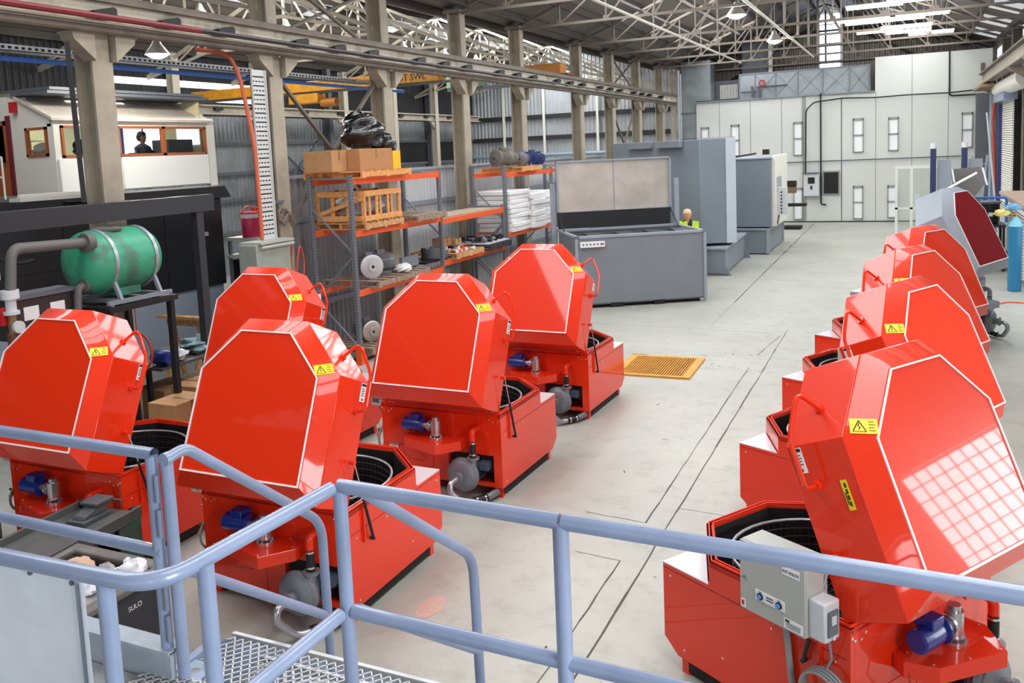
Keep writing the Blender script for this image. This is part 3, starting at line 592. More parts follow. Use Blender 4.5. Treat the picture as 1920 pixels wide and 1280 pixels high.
def washer(label, th, body=RED, top=None, simple=False, sides=(1, -1)):
    t = thing('parts_washer', label, 'parts washer', group=None)
    th_ = .04; e = .002
    b = MB().use(body)
    side = [(0, ZB), (DP-.13, ZB), (DP, ZB+.1), (DP, H1), (DP-CS, H1), (DP-CS, H2), (0, H2)]
    b.prism(side, WB-th_, WB, 'x'); b.prism(side, -WB, -WB+th_, 'x')
    b.box(-WB+th_, WB-th_, DP-th_, DP, ZB+.1, H1)                       # front sheet
    b.box(-WB+CF, WB-CF, DP-th_, DP, H1, H2)
    for s in (1, -1): b.prism([(s*WB, DP-CS), (s*(WB-CF), DP), (s*(WB-CF-.05), DP-.001), (s*(WB-.03), DP-CS-.03)], .3, H2)
    # back sheet with the pump bay cut out of its lower right
    b.box(-WB+th_, .10, 0, th_, ZB, .47).box(-WB+th_, WB-th_, 0, th_, .47, H2-.005).box(.655, WB-th_, 0, th_, ZB, .47).box(.10, .655, 0, th_, ZB, .165)
    b.box(.08, .10, th_, .42, ZB, .47).box(.10, .70, .42, .44, ZB, .5).box(.08, .70, th_, .42, .47, .49)
    b.box(-WB+th_, WB-th_, th_, DP-th_, ZB, ZB+.02)
    bb = b
    b = MB()
    for x in (-WB+.1, WB-.1):
        for y in (.1, DP-.22): b.box(x-.035, x+.035, y-.035, y+.035, 0.012, ZB)
    b.box(-WB+.06, WB-.06, .2, .26, .06, ZB).box(-WB+.06, WB-.06, DP-.36, DP-.3, .06, ZB)
    b.box(-WB+.03, -WB+.06, .06, DP-.2, .03, ZB).box(WB-.06, WB-.03, .06, DP-.2, .03, ZB)
    b.build('skid', DARK, t, smooth=False)
    for x in (-WB+.06, WB-.06):
        for y in (.08, DP-.17): MB().box(x-.03, x+.03, y-.03, y+.03, 0, ZB+.005).build('foot', body, t)
    # seams and fixings
    b = MB().use(mat('seam_dark_red', (110, 16, 10), .6))  # dark red lines along the sheet joints
    for s in (1, -1): b.box(s*WB-.0015, s*WB+.0015, .03, DP, .733, .737)
    b.box(-WB+.02, .10, -.0015, .0015, .468, .472).box(-.1, -.096, -.0015, .0015, ZB, .468)
    b.build('panel_seam', parent=t, smooth=False)
    b = bb.use(CHROME)
    for s in (1, -1):
        for y, z in ((.1, .69), (1.42, .69), (.1, .17), (1.3, .19), (.95, .3), (.55, .69)): b.cyl((s*WB, y, z), (s*(WB+.005), y, z), .009, 8)
        for x, z in ((.62, .89), (.66, .86), (.72, .87), (.745, .89)): b.cyl((s*x, 0, z-.02), (s*x, -.008, z-.02), .010, 8)
        for x in (.6, .64, .67): b.cyl((s*x, .02, H2), (s*x, .02, H2+.03), .008, 6)
    b.build('cabinet', parent=t, bevel=0 if simple else .003)
    # silver corner shelves
    for s in (1, -1):
        MB().prism([(s*WB, DP-CS+.012), (s*WB, DP), (s*(WB-CF+.012), DP)], H1-.002, H1+.006).build('corner_plate', STEEL, t, smooth=False)
    # tub, rims
    b = MB().ring(hexa(.05), hexa(.062), .28, H2-.02); b.prism(hexa(.055), .26, .28); b.build('tub', DARK, t, smooth=False)
    b = MB().ring(hexa(.0), hexa(.055), H2-.03, H2); b.ring(hexa(.012), hexa(.022), H2, H2+.018); b.ring(hexa(.042), hexa(.052), H2, H2+.018); b.build('tub_rim', body, t, smooth=False)
    # hinge tube and jumble under the lid edge
    MB().cyl((-WB+.06, .03, H2+.02), (WB-.06, .03, H2+.02), .014, 8).tube([(-.3+.03*k, .07+.02*sin(k*1.7), H2+.015+.012*cos(k*2.1)) for k in range(30)], .016, 6).build('hinge_seal', GREYD, t)
    # basket
    b = MB(); cx, cy, rb = 0, .74, .60
    MB().torus((cx, cy, .865), rb, .011, 'z', 36, 6).build('basket_rim', GALV, t)
    for z, r in ((.86, rb), (.80, rb-.005), (.74, rb-.01), (.68, rb-.015), (.62, rb-.02), (.56, rb-.025), (.50, rb-.03)): b.torus((cx, cy, z), r, .0045 if z < .86 else .009, 'z', 32, 4)
    if not simple:
        for k in range(72):
            a = 2*pi*k/72; b.bar((cx+rb*cos(a), cy+rb*sin(a), .86), (cx+(rb-.03)*cos(a), cy+(rb-.03)*sin(a), .45), .004)
        for k in range(-8, 9):
            h = sqrt(max(.01, (rb-.03)**2-(k*.065)**2)); b.bar((cx+k*.065, cy-h, .46), (cx+k*.065, cy+h, .46), .006); b.bar((cx-h, cy+k*.065, .465), (cx+h, cy+k*.065, .465), .006)
    b.build('basket', mat('basket_wire', (84, 86, 90), .35, .6), t)
    lid_of(t, th, top, body, simple, sides)
    # gas struts
    for s in (1, -1):
        a, c = V((s*(WB+.02), .108, 1.313)), V((s*(WB+.03), .299, .611)); m = a+(c-a)*.42
        q = MB().use(BLACK).cyl(m, c, .012, 8).use(CHROME).cyl(a, m, .006, 6).use(BLACK).cyl(c-V((s*.035, 0, 0)), c+V((s*.01, 0, 0)), .014, 8).use(body).cyl(a-V((s*.045, 0, 0)), a+V((s*.006, 0, 0)), .02, 8); q.build('gas_strut', parent=t)
        MB().box(s*WB, s*(WB+.022), .19, .205, .62, .9).build('strut_bracket', body, t)
    # drive shelf and geared motor on the back
    MB().prism([(-.35, 0), (-.40, -.10), (-.30, -.26), (.17, -.40), (.36, -.17), (.345, 0)], .555, .655) if 0 else None
    b = MB().use(body).prism([(-.35, 0), (-.40, -.10), (-.30, -.26), (.17, -.40), (.36, -.17), (.345, 0)], .555, .655).use(CHROME)
    for x, y in ((-.3, -.06), (-.3, -.22), (.15, -.37), (.32, -.15), (-.08, -.31), (.2, -.03)): b.cyl((x, y, .655), (x, y, .665), .009, 8)
    b.build('drive_housing', parent=t, bevel=.003, smooth=False)
    mo = MB().lathe([(.058, -.36), (.072, -.35), (.075, -.20), (.065, -.13), (.085, -.125), (.085, -.11)], (0, -.15, .78), 'x', 20).build('gear_motor', BLUE, t)
    MB().box(-.27, -.15, -.2, -.08, .83, .9).build('terminal_box', BLUE, mo, .008)
    b = MB().cyl((-.11, -.15, .78), (-.01, -.15, .78), .035, 12).cyl((.04, -.15, .70), (.04, -.15, .85), .055, 16).cyl((.04, -.15, .85), (.04, -.15, .885), .038, 14).cyl((.04, -.15, .655), (.04, -.15, .672), .075, 16).cyl((.04, -.15, .69), (.04, -.15, .70), .065, 16).cyl((-.02, -.15, .78), (-.04, -.15, .78), .06, 14)
    for k in range(6): b.cyl((.04+.06*cos(k), -.15+.06*sin(k), .672), (.04+.06*cos(k), -.15+.06*sin(k), .685), .008, 6)
    b.build('gearbox', mat('cast_alu', (196, 198, 202), .25, .8), mo)
    MB().tube([(-.3, -.1, .71), (-.38, -.12, .62), (-.39, -.14, .45), (-.33, -.1, .36), (-.2, -.04, .33)], .005, 5).build('motor_lead', mat('red_lead', (178, 60, 40), .5), t)
    # pump
    b = MB().lathe([(.05, -.27), (.13, -.26), (.165, -.235), (.172, -.19), (.165, -.14), (.12, -.11), (.10, -.08)], (.38, 0, .30), 'y', 26)
    b.torus((.38, -.19, .30), .155, .035, 'y', 26, 8); b.tube([(.48, -.19, .30), (.49, -.18, .4), (.49, -.16, .47)], .045, 10); b.cyl((.49, -.155, .47), (.49, -.155, .49), .07, 14)
    b.cyl((.38, -.33, .30), (.38, -.27, .30), .048, 14).cyl((.38, -.345, .30), (.38, -.325, .30), .068, 14)
    pu = b.build('pump', CASTG, t)
    b = MB().use(mat('pump_motor', (92, 104, 124), .4, .2)).cyl((.38, -.09, .30), (.38, .30, .30), .085, 16)
    for k in range(12): a = k*pi/6; b.box(.38-.003+.09*cos(a)-.006, .38+.003+.09*cos(a)+.006, .02, .27, .30+.09*sin(a)-.008, .30+.09*sin(a)+.008)
    b.box(.50, .60, -.04, .12, .31, .40).box(.46, .5, -.03, .1, .33, .38); b.box(.3, .46, -.05, .2, .17, .215); b.build('pump_motor', parent=t)
    MB().use(BLACK).cyl((.49, -.155, .49), (.49, -.155, .67), .034, 14).use(CHROME).cyl((.49, -.155, .515), (.49, -.155, .53), .037, 14).cyl((.49, -.155, .64), (.49, -.155, .655), .037, 14).build('rubber_hose', parent=t)
    MB().tube(fillet([(.49, -.155, .66), (.49, -.155, .775), (.49, 0.0, .775)], .09), .034, 12).cyl((.49, -.012, .775), (.49, 0, .775), .072, 16).build('return_elbow', body, t)
    MB().tube(fillet([(.38, -.34, .30), (.36, -.44, .285), (.37, -.46, .20), (.47, -.36, .055), (.54, -.26, .055)], .08, 6), .032, 12).build('suction_pipe', mat('steel_pipe', (176, 178, 184), .28, .8), t)
    MB().use(BLACK).cyl((.53, -.27, .055), (.63, -.14, .06), .04, 12).use(CHROME).cyl((.55, -.245, .056), (.56, -.232, .056), .045, 12).cyl((.61, -.166, .059), (.62, -.153, .06), .045, 12).use(CASTG).cyl((.63, -.14, .06), (.68, .02, .075), .04, 10).build('suction_coupling', parent=t)
    white_label(t, V((-.61, -.001, .435)), (1, 0, 0), (0, 0, 1), 'serial_label', .11, .07)
    # lower edge lip of pump bay
    # enclosure on the left-hand side
    X = -WB
    en = MB().box(-.935, -.745, .157, .624, .865, 1.305).build('electric_enclosure', ENCL, t, .006)
    MB().box(-.952, -.937, .157, .624, .868, 1.302).build('door', ENCL, en, .004)
    MB().box(-.80, X, .2, .6, .78, .9).build('enclosure_bracket', body, t)
    b = MB().use(LBL); u, w = V((0, -1, 0)), V((0, 0, 1))
    plate_on(b, V((-.952, .40, 1.0)), u, w, .21, .062, .004)
    b.use(INK)
    for k, z in enumerate((1.012, .996)): plate_on(b, V((-.957, .40, z)), u, w, .05, .006, .001)
    plate_on(b, V((-.957, .468, 1.025)), u, w, .018, .004, .001); plate_on(b, V((-.957, .332, 1.025)), u, w, .018, .004, .001)
    b.build('switch_plate', parent=en, smooth=False)
    for y in (.468, .332): MB().use(BLACK).cyl((-.952, y, .998), (-.966, y, .998), .021, 14).use(mat('blue_button', (90, 150, 220), .3)).cyl((-.966, y, .998), (-.975, y, .998), .014, 12).build('push_button', parent=en)
    b = MB().use(LBL); plate_on(b, V((-.952, .252, 1.228)), u, w, .12, .05, .003); b.build('name_plate', parent=en, smooth=False)
    if not simple: text('415 VOLTS', .024, (-.9565, .252, 1.225), (R(90), 0, R(-90)), INK, en, 'plate_lettering')
    b = MB().use(LBL); plate_on(b, V((-.952, .235, .91)), u, w, .13, .06, .003); b.use(INK); plate_on(b, V((-.956, .275, .93)), u, w, .03, .012, .001)
    for k in range(3): plate_on(b, V((-.956, .235, .918-k*.012)), u, w, .1, .003, .001)
    b.build('rating_plate', parent=en, smooth=False)
    b = MB().use(LBL); plate_on(b, V((-.952, .60, .905)), u, w, .034, .05, .003); b.use(PINKR); plate_on(b, V((-.956, .60, .908)), u, w, .018, .03, .001); b.build('danger_label', parent=en, smooth=False)
    MB().cyl((-.952, .585, 1.075), (-.962, .585, 1.075), .014, 10).box(-.966, -.962, .575, .595, 1.07, 1.08).build('door_lock', CHROME, en)
    br = MB().box(-.925, -.79, .045, .157, .875, 1.11).build('isolator_box', PLAST, t, .012)
    MB().box(-.905, -.815, .036, .046, .91, 1.06).build('window', SMOKE, br, .004); MB().box(-.88, -.84, .03, .037, .98, 1.03).build('switch_face', PLAST, br)
    MB().cyl((-.86, .045, .90), (-.86, .03, .90), .012, 10).build('latch', PLAST, br)
    # coiled supply hose with taps, and orange plug
    b = MB()
    for k in range(4): b.torus((-.80-.012*k, .13+.008*k, .50-.006*k), .145-.004*k, .009, 'x', 28, 6)
    b.tube([(-.80, .13, .64), (-.79, .1, .72), (-.84, .08, .86)], .008, 6); co = b.build('supply_hose', mat('grey_cable', (146, 146, 150), .4), t)
    MB().cyl((-.84, .02, .52), (-.84, .09, .60), .018, 8).cyl((-.84, .03, .6), (-.84, .09, .56), .014, 8).build('brass_valve', mat('brass', (178, 140, 84), .3, .8), co)
    MB().cyl((-.82, .1, .36), (-.82, .09, .28), .03, 12).cyl((-.82, .09, .28), (-.82, .088, .25), .038, 12).build('orange_plug', ORANGE, co); MB().cyl((-.82, .11, .42), (-.82, .1, .36), .014, 8).build('plug_sleeve', BLACK, co)
    MB().tube(fillet([(-.79, .42, .82), (-.785, .40, .6), (-.785, .36, .3), (-.785, .34, .06)], .1), .02, 8).build('drain_hose', mat('grey_cable', (0, 0, 0)), t)
    return t
POSES = [
 ('M1', -7.1772, 5.4696, -.001, 'red parts washer at the far left edge, lid up, partly cut off by the photo'),
 ('M2', -4.7101, 5.4756, -.0045, 'large red parts washer directly behind the sloping stair handrails'),
 ('M3', -4.6371, 8.2288, -.0293, 'red parts washer mid left row, blue motor and grey pump in full view'),
 ('M4', -4.6556, 11.1473, -.0303, 'farthest red parts washer of the left side, beside the yellow floor grate'),
 ('M5', -7.2408, 8.4332, -.0228, 'red parts washer half hidden behind the big one, in front of the orange pallet racks'),
 ('R1', .1226, 5.734, 1.0227, 'nearest red parts washer on the right, with grey electric enclosure facing the rail'),
 ('R2', .2063, 8.5772, 1.1067, 'second red parts washer of the right-hand row'),
 ('R3', .2836, 11.1926, 1.0949, 'third red parts washer of the right-hand row'),
 ('R4', .4318, 13.7692, 1.0594, 'farthest red parts washer of the right-hand row, next to the grey and maroon one')]
THETA = {'M1': 1.167, 'M2': 1.1611, 'M3': 1.1527, 'M4': 1.1224, 'M5': 1.1807, 'R1': 1.1657, 'R2': 1.1665, 'R3': 1.1378, 'R4': 1.163}
for n, x, y, a, lab in POSES:
    o = washer(lab, THETA[n], sides=(-1,) if n[0] == 'R' else (1,)); o['group'] = 'red parts washers with raised lids'
    o.location = (x, y, 0); o.rotation_euler = (0, 0, a)
g = washer('grey parts washer with a maroon lid top at the end of the right row', R(65.3), GREYL, DKRED, sides=())
g.location = (.972, 17.41, 0); g.rotation_euler = (0, 0, R(67.37)); g.scale = (1.14, 1.14, 1.14)
# ------------------------------------------------------------------ platform, stair and guard rails
RR = .0245
def rail(name, label, cat='railing'): return thing(name, label, cat)
t = rail('guard_railing', 'pale blue tubular guard rail across the foreground, level top rail')
b = MB(); b.tube([(-1.735, 2.365, 2.6), (-.93, 2.345, 2.6)], RR, 14).tube([(-.918, 2.345, 2.6), (1.25, 2.30, 2.6)], RR, 14); b.build('top_rail', RAILB, t)
MB().tube([(-1.71, 2.37, 2.153), (1.25, 2.30, 2.153)], RR, 14).build('mid_rail', RAILB, t)
for x, y in ((-1.735, 2.367), (-.926, 2.345), (.55, 2.32)): MB().cyl((x, y, 1.68), (x, y, 2.595), RR, 14).build('post', RAILB, t)
t = rail('guard_railing', 'pale blue curved rail bending round the white board to the corner post')
MB().tube(fillet([(-3.2, 1.545, 2.6), (-2.06, 1.585, 2.6), (-1.79, 1.60, 2.6), (-1.745, 2.33, 2.6)], .22, 9), RR, 14).build('top_rail', RAILB, t)
MB().tube([(-1.745, 1.66, 2.153), (-1.74, 2.33, 2.153)], RR, 14).build('mid_rail', RAILB, t)
for x, y in ((-1.975, 1.60), (-1.765, 1.76)): MB().cyl((x, y, 1.68), (x, y, 2.595), RR, 14).build('post', RAILB, t)
t = thing('notice_board', 'blank white board fixed behind the curved rail at the lower left corner', 'board', (0, 0, 0))
MB().prism([(-2.9, 1.72), (-2.095, 1.72), (-2.095, 2.55), (-2.12, 2.575), (-2.9, 2.555)], 1.615, 1.627, 'y').build('panel', mat('board_white', (228, 233, 243), .35, noise=.04, nscale=7), t)
b = MB().use(GREYM).tube([(-2.9, 1.612, 2.545), (-2.122, 1.612, 2.565), (-2.106, 1.612, 2.545), (-2.106, 1.612, 1.72)], .006, 6); b.build('edge_trim', parent=t)
b = MB()
for x, z in ((-2.3, 2.545), (-2.125, 2.545), (-2.5, 2.54)): b.cyl((x, 1.616, z), (x, 1.608, z), .008, 8)
b.build('screw', GREYD, t)
t = rail('guard_railing', 'pale blue two-bar rail on the left side walkway with an open tube end')
b = MB().cyl((-4.6, 2.42, 2.6), (-2.625, 2.40, 2.6), RR, 14, cap=False).cyl((-2.625, 2.40, 2.6), (-4.6, 2.42, 2.6), RR-.004, 14, cap=False); b.build('top_rail', RAILB, t)
MB().tube([(-4.6, 2.42, 2.205), (-2.62, 2.40, 2.205)], RR, 12).build('mid_rail', RAILB, t)
for x in (-2.64, -4.3): MB().cyl((x, 2.40, 1.74), (x, 2.40, 2.595), RR, 14).build('post', RAILB, t)
for z in (1.90, 2.03, 2.33, 2.47): MB().cyl((-2.603, 2.38, z-.055), (-2.603, 2.38, z+.055), .009, 8).build('hinge', mat('hinge_paint', (120, 132, 154), .4), t)
def stair_rail(x, label, y0, stub):
    t = rail('handrail', label)
    if stub: pts = [(x, 2.405, 2.588), (x, 2.50, 2.60), (x, 3.33, 1.955), (x, 3.335, .92)]
    else: pts = [(x, 2.39, 2.575), (x, 2.44, 2.572), (x, 3.31, 1.925), (x, 3.335, .92)]
    MB().tube(fillet(pts, .10, 7), RR*.93, 14).build('top_rail', RAILB, t)
    MB().tube([(x, y0+.03, 2.13), (x, 3.33, 1.47)], RR*.9, 12).build('mid_rail', RAILB, t)
    if stub: MB().cyl((x-.008, 2.408, 1.66), (x-.008, 2.408, 2.585), RR, 14).build('post', RAILB, t); MB().cyl((x, 2.385, 2.588), (x, 2.41, 2.588), RR+.002, 14).build('end_cap', RAILB, t)
    return t
stair_rail(-2.562, 'farther sloping pale blue handrail of the stair down to the floor', 2.41, True)
stair_rail(-1.73, 'nearer sloping pale blue handrail running down from the corner post', 2.39, False)
# walkway and stair
MESH = mat('expanded_mesh', (190, 192, 194), .4, .3)
def mesh_deck(b, x0, x1, y0, y1, z, dx=.045, dy=.028, w=.006):
    n = int((y1-y0)/dy)
    for i in range(n):
        ya = y0+i*dy; k = int((x1-x0)/dx); s = (i % 2)*dx/2
        for j in range(k):
            xa = x0+j*dx+s; xb = min(xa+dx/2, x1); xc = min(xa+dx, x1)
            if xa < x1: b.bar((xa, ya, z), (xb, ya+dy, z), w, .004)
            if xb < x1: b.bar((xb, ya+dy, z), (xc, ya, z), w, .004)
t = thing('stair', 'pale blue steel stair with expanded mesh treads leading down from the walkway', 'stair')
for x in (-2.75, -1.60): MB().prism([(2.43, 1.62), (2.78, 1.62), (4.98, -0.0), (4.70, 0), (2.43, 1.42)], x-.02, x+.02, 'x').build('stringer', RAILB, t)
for k in range(8):
    y, z = 2.45+.275*k, 1.6-.212*k
    if z < .08: continue
    b = MB(); mesh_deck(b, -2.72, -1.62, y+.02, y+.3 if k else y+.40, z); b.box(-2.73, -1.62, y, y+.02, z-.03, z+.004).box(-2.73, -1.62, (y+.3 if k else y+.4), (y+.32 if k else y+.42), z-.03, z+.004); b.build('tread', MESH, t, smooth=False)
MB().box(-2.76, -2.60, 2.44, 2.62, 1.605, 1.612).build('corner_plate', mat('flaked_paint', (140, 160, 184), .5, dirt=(120, 106, 98), nscale=16), t)
t = thing('walkway_deck', 'steel walkway at the left foreground with a grey kick channel', 'walkway')
MB().box(-5.2, -1.79, 1.5, 2.36, 1.655, 1.68).build('deck_plate', mat('deck_grey', (150, 152, 152), .6, dirt=(110, 104, 98), nscale=5), t)
MB().box(-5.2, -2.60, 2.37, 2.395, 1.62, 1.80).box(-5.2, -2.60, 2.36, 2.45, 1.795, 1.81).build('kick_channel', mat('channel_paint', (160, 170, 180), .4, noise=.12, nscale=5), t)
b = MB(); mesh_deck(b, -2.75, -1.79, 2.05, 2.42, 1.695, .04, .024, .007); b.build('mesh_panel', MESH, t, smooth=False)
for x in (-5.0, -2.9): MB().box(x-.05, x+.05, 2.2, 2.3, 0, 1.655).build('leg', GREYM, t)
t = thing('platform_deck', 'raised steel viewing platform behind the foreground guard rail', 'platform')
MB().box(-1.755, 2.6, -2.5, 2.42, 1.6, 1.68).build('deck_plate', GREYM, t)
for x, y in ((-1.6, 2.3), (2.4, 2.3), (-1.6, -2.3), (2.4, -2.3)): MB().box(x-.06, x+.06, y-.06, y+.06, 0, 1.6).build('leg', GREYM, t)
# ------------------------------------------------------------------ orange pallet racks
def upright(x0, x1, y, z, t, zs):
    for x in (x0, x1):
        b = MB().box(x-.04, x+.04, y-.035, y-.03, 0, z).box(x-.04, x-.036, y-.03, y+.03, 0, z).box(x+.036, x+.04, y-.03, y+.03, 0, z)
        b.use(RACKG); q = MB().use(RACKG).box(x-.04, x+.04, y-.035, y+.035, 0, z).use(DARK)
        k = .12
        while k < z:
            q.box(x+.04, x+.0415, y-.018, y-.006, k, k+.028).box(x+.04, x+.0415, y+.006, y+.018, k+.012, k+.04).box(x-.018, x-.006, y-.0365, y-.035, k, k+.028); k += .055
        q.build('upright_post', parent=t, smooth=False)
    b = MB(); zz = .3; s = 0
    while zz+.8 < z:
        b.bar((x0 if s else x1, y, zz), (x1 if s else x0, y, zz+.85), .035, .025); zz += .85; s = 1-s
    b.build('bracing', RACKG, t, smooth=False)
    for zz in (.18, z-.05): MB().bar((x0, y, zz), (x1, y, zz), .035).build('cross_member', RACKG, t, smooth=False)
def beam(x, y0, y1, z, t):
    MB().box(x-.025, x+.025, y0+.035, y1-.035, z-.11, z).box(x-.03, x+.03, y0+.03, y0+.045, z-.17, z+.04).box(x-.03, x+.03, y1-.045, y1-.03, z-.17, z+.04).build('load_beam', ORANGE, t, .003)
t = thing('pallet_rack', 'nearer orange and grey pallet rack holding the crate, boxes and loose motors', 'rack')
XF, XB = -8.9, -9.78
for y, z in ((13.03, 3.42), (16.3, 3.40), (19.5, 2.45)): upright(XB, XF, y, z, t, ())
MB().box(XF-.06, XF+.06, 12.97, 13.09, .0, .30).build('post_guard', ORANGE, t)
for x in (XF, XB):
    for z in (3.36, 2.42, 1.34): beam(x, 13.03, 16.3, z, t)
    for z in (2.36, 1.46): beam(x, 16.3, 19.5, z, t)
SH = []
t2 = thing('pallet_rack', 'farther orange pallet rack carrying the white foam packs and blue motors', 'rack')
for y, z in ((19.66, 3.40), (22.8, 3.25)): upright(XB, XF, y, z, t2, ())
for x in (XF, XB):
    for z in (3.2, 1.72): beam(x, 19.66, 22.8, z, t2)
t3 = thing('pallet_rack', 'distant low orange rack end near the far columns', 'rack')
for y in (24.6, 27.4): upright(-9.8, -8.9, y, 3.3, t3, ())
for x in (-8.9, -9.8): beam(x, 24.6, 27.4, 3.15, t3)
def pallet(x, y, z, label, rz=0, m=WOOD, sx=1.1, sy=1.1, group='wooden pallets'):
    t = thing('pallet', label, 'pallet', (x, y, z), rz, group)
    b = MB()
    for k in range(7): b.box(-sx/2, sx/2, -sy/2+k*(sy-.1)/6, -sy/2+.1+k*(sy-.1)/6, .105, .125)
    b.build('top_board', m, t, smooth=False)
    for k in (-1, 0, 1): MB().box(k*(sx/2-.025)-.025, k*(sx/2-.025)+.025, -sy/2, sy/2, .02, .105).build('runner', m, t, smooth=False)
    for k in (-1, 0, 1): MB().box(-sx/2, sx/2, k*(sy/2-.05)-.05, k*(sy/2-.05)+.05, 0, .02).build('bottom_board', m, t, smooth=False)
    return t
WOODG = mat('weathered_wood', (150, 130, 112), .75, noise=.25, nscale=12)
pallet(-9.35, 14.0, 3.36, 'pallet on the top of the nearer rack under the big cardboard boxes', m=WOODO, sx=1.3, sy=1.7)
pallet(-9.35, 13.95, 2.42, 'pallet under the wooden crate on the middle shelf', m=WOOD, sx=1.15, sy=1.3)
pallet(-9.22, 15.5, 2.42, 'weathered pallet beside the crate on the middle shelf', m=WOODG, sx=1.2, sy=1.2)
pallet(-9.3, 14.4, 1.34, 'long pallet on the lower shelf carrying motors and grey parts', m=WOODG, sx=1.25, sy=1.9)
pallet(-9.3, 17.3, 1.46, 'pallet of small metal parts on the lower shelf, near the small boxes', m=WOOD, sx=1.2, sy=1.3)
pallet(-9.3, 18.8, 1.46, 'dark pallet under the white tray of black parts', m=mat('dark_plastic', (52, 54, 60), .5), sx=1.3, sy=1.2)
pallet(-9.3, 21.0, 3.2, 'pallet on top of the farther rack under the motors', m=WOODO, sx=1.2, sy=1.2)
pallet(-9.35, 13.9, .12, 'floor level pallet under the nearer rack with a motor on it', m=WOODG, sx=1.1, sy=1.2)
tag(MB().box(-9.7, -8.94, 16.45, 19.3, 2.36, 2.39).build('chipboard_shelf', mat('chipboard', (178, 160, 136), .75, noise=.1, nscale=5)), 'bare chipboard sheet on the middle shelf right of the weathered pallet', 'board')
tag(MB().box(-9.8, -8.94, 13.2, 14.9, .06, .12).build('shelf_board', WOODG), 'low board at the foot of the nearer rack', 'board')
def carton(name, label, c, d, m=CARD, rz=0, group=None):
    t = thing(name, label, 'box', (c[0], c[1], c[2]), rz, group)
    x, y, z = d
    MB().box(-x/2, x/2, -y/2, y/2, 0, z).build('carton', m, t, .006)
    MB().use(mat('brown_tape', (150, 108, 70), .4)).box(-x/2-.002, x/2+.002, -.03, .03, z-.0, z+.002).box(x/2, x/2+.002, -.03, .03, z*.55, z).build('tape', parent=t, smooth=False); return t
carton('cardboard_box', 'small stacked cardboard box at the left end of the rack top', (-9.5, 13.16, 3.485), (.62, .46, .38), CARD)
carton('cardboard_box', 'big long cardboard box with torn bottom edge on the rack top', (-9.3, 13.98, 3.485), (.75, 1.12, .40), mat('cardboard_front', (178, 128, 84), .75, noise=.05))
tag(MB().box(-9.35, -8.92, 14.56, 14.84, 3.485, 3.83).build('yellow_panel', mat('plain_yellow', (246, 188, 24), .4), bevel=.004), 'bright yellow box standing right of the big cardboard box', 'box')
def blob(name, m, c, d, label, cat, seed=1, n=26, k=18, amp=.12, base=True):
    random.seed(seed); ph = [(random.uniform(0, 6.28), random.uniform(1, 6), random.uniform(1, 5), random.uniform(.3, 1)) for _ in range(9)]
    b = MB(); vs = []
    for j in range(k+1):
        f = pi*j/k
        for i in range(n):
            a = 2*pi*i/n; r = 1+sum(w*amp*.5*sin(p+q*a+s*f*1.7) for p, q, s, w in [(p, round(q), s, w) for p, q, s, w in ph])
            z = cos(f)*r
            if base and z < -.75: z = -.75
            vs.append((c[0]+d[0]/2*sin(f)*cos(a)*r, c[1]+d[1]/2*sin(f)*sin(a)*r, c[2]+d[2]/2*z))
    b.add(vs, [(j*n+i, j*n+(i+1) % n, (j+1)*n+(i+1) % n, (j+1)*n+i) for j in range(k) for i in range(n)])
    o = b.build(name, m); return tag(o, label, cat)
wrapm = mat('crinkled_wrap', (9, 9, 11), .2, coat=.4, bump=1.0, bscale=11)
blob('wrapped_parcel', wrapm, (-9.35, 14.18, 4.20), (.78, 1.0, .74), 'black plastic wrapped bundle sitting on the long cardboard box', 'bundle', 3, 40, 30, .10)
blob('wrapped_parcel', wrapm, (-9.2, 14.66, 3.98), (.5, .5, .42), 'drooping end of black plastic hanging over the yellow box', 'bundle', 5, 30, 22, .12)
# crate
t = thing('wooden_crate', 'open slatted orange wood crate with wrapped parts inside on the middle shelf', 'crate', (-9.35, 13.95, 2.545))
b = MB(); X, Y, Z = .5, .60, .58
for y in (-Y, -Y*.33, Y*.33, Y):
    b.box(X, X+.025, y-.035, y+.035, 0, Z)
for y in (-Y*.72, -Y*.1, Y*.55): b.box(X, X+.02, y-.03, y+.03, 0, Z)
b.box(X+.025, X+.05, -Y-.04, Y+.04, Z-.1, Z).box(X+.025, X+.05, -Y-.04, Y+.04, .03, .13).build('front_side', WOODO, t, smooth=False)
b = MB()
for x in (-X, -X*.33, X*.33, X): b.box(x-.035, x+.035, -Y-.03, -Y, 0, Z)
b.box(-X, X, -Y-.055, -Y-.03, Z-.1, Z).box(-X, X, -Y-.055, -Y-.03, .03, .13).bar((-X, -Y-.05, .15), (X, -Y-.05, Z-.14), .02, .07).build('end_side', WOODO, t, smooth=False)
b = MB()
for x in (-X, 0, X): b.box(x-.035, x+.035, Y, Y+.03, 0, Z)
b.box(-X, X, Y, Y+.03, Z-.1, Z).box(-X-.03, -X, -Y, Y, Z-.1, Z).box(-X-.03, -X, -Y, Y, 0, .1)
for y in (-Y, 0, Y): b.box(-X-.03, -X, y-.035, y+.035, 0, Z)
b.build('rear_side', WOODO, t, smooth=False)
blob('wrapped_parts', mat('bubble_wrap', (150, 146, 146), .25, bump=.6, bscale=20), (-9.3, 13.8, 2.80), (.8, .9, .5), 'bubble wrapped parts piled inside the slatted crate', 'parts', 8, amp=.2)
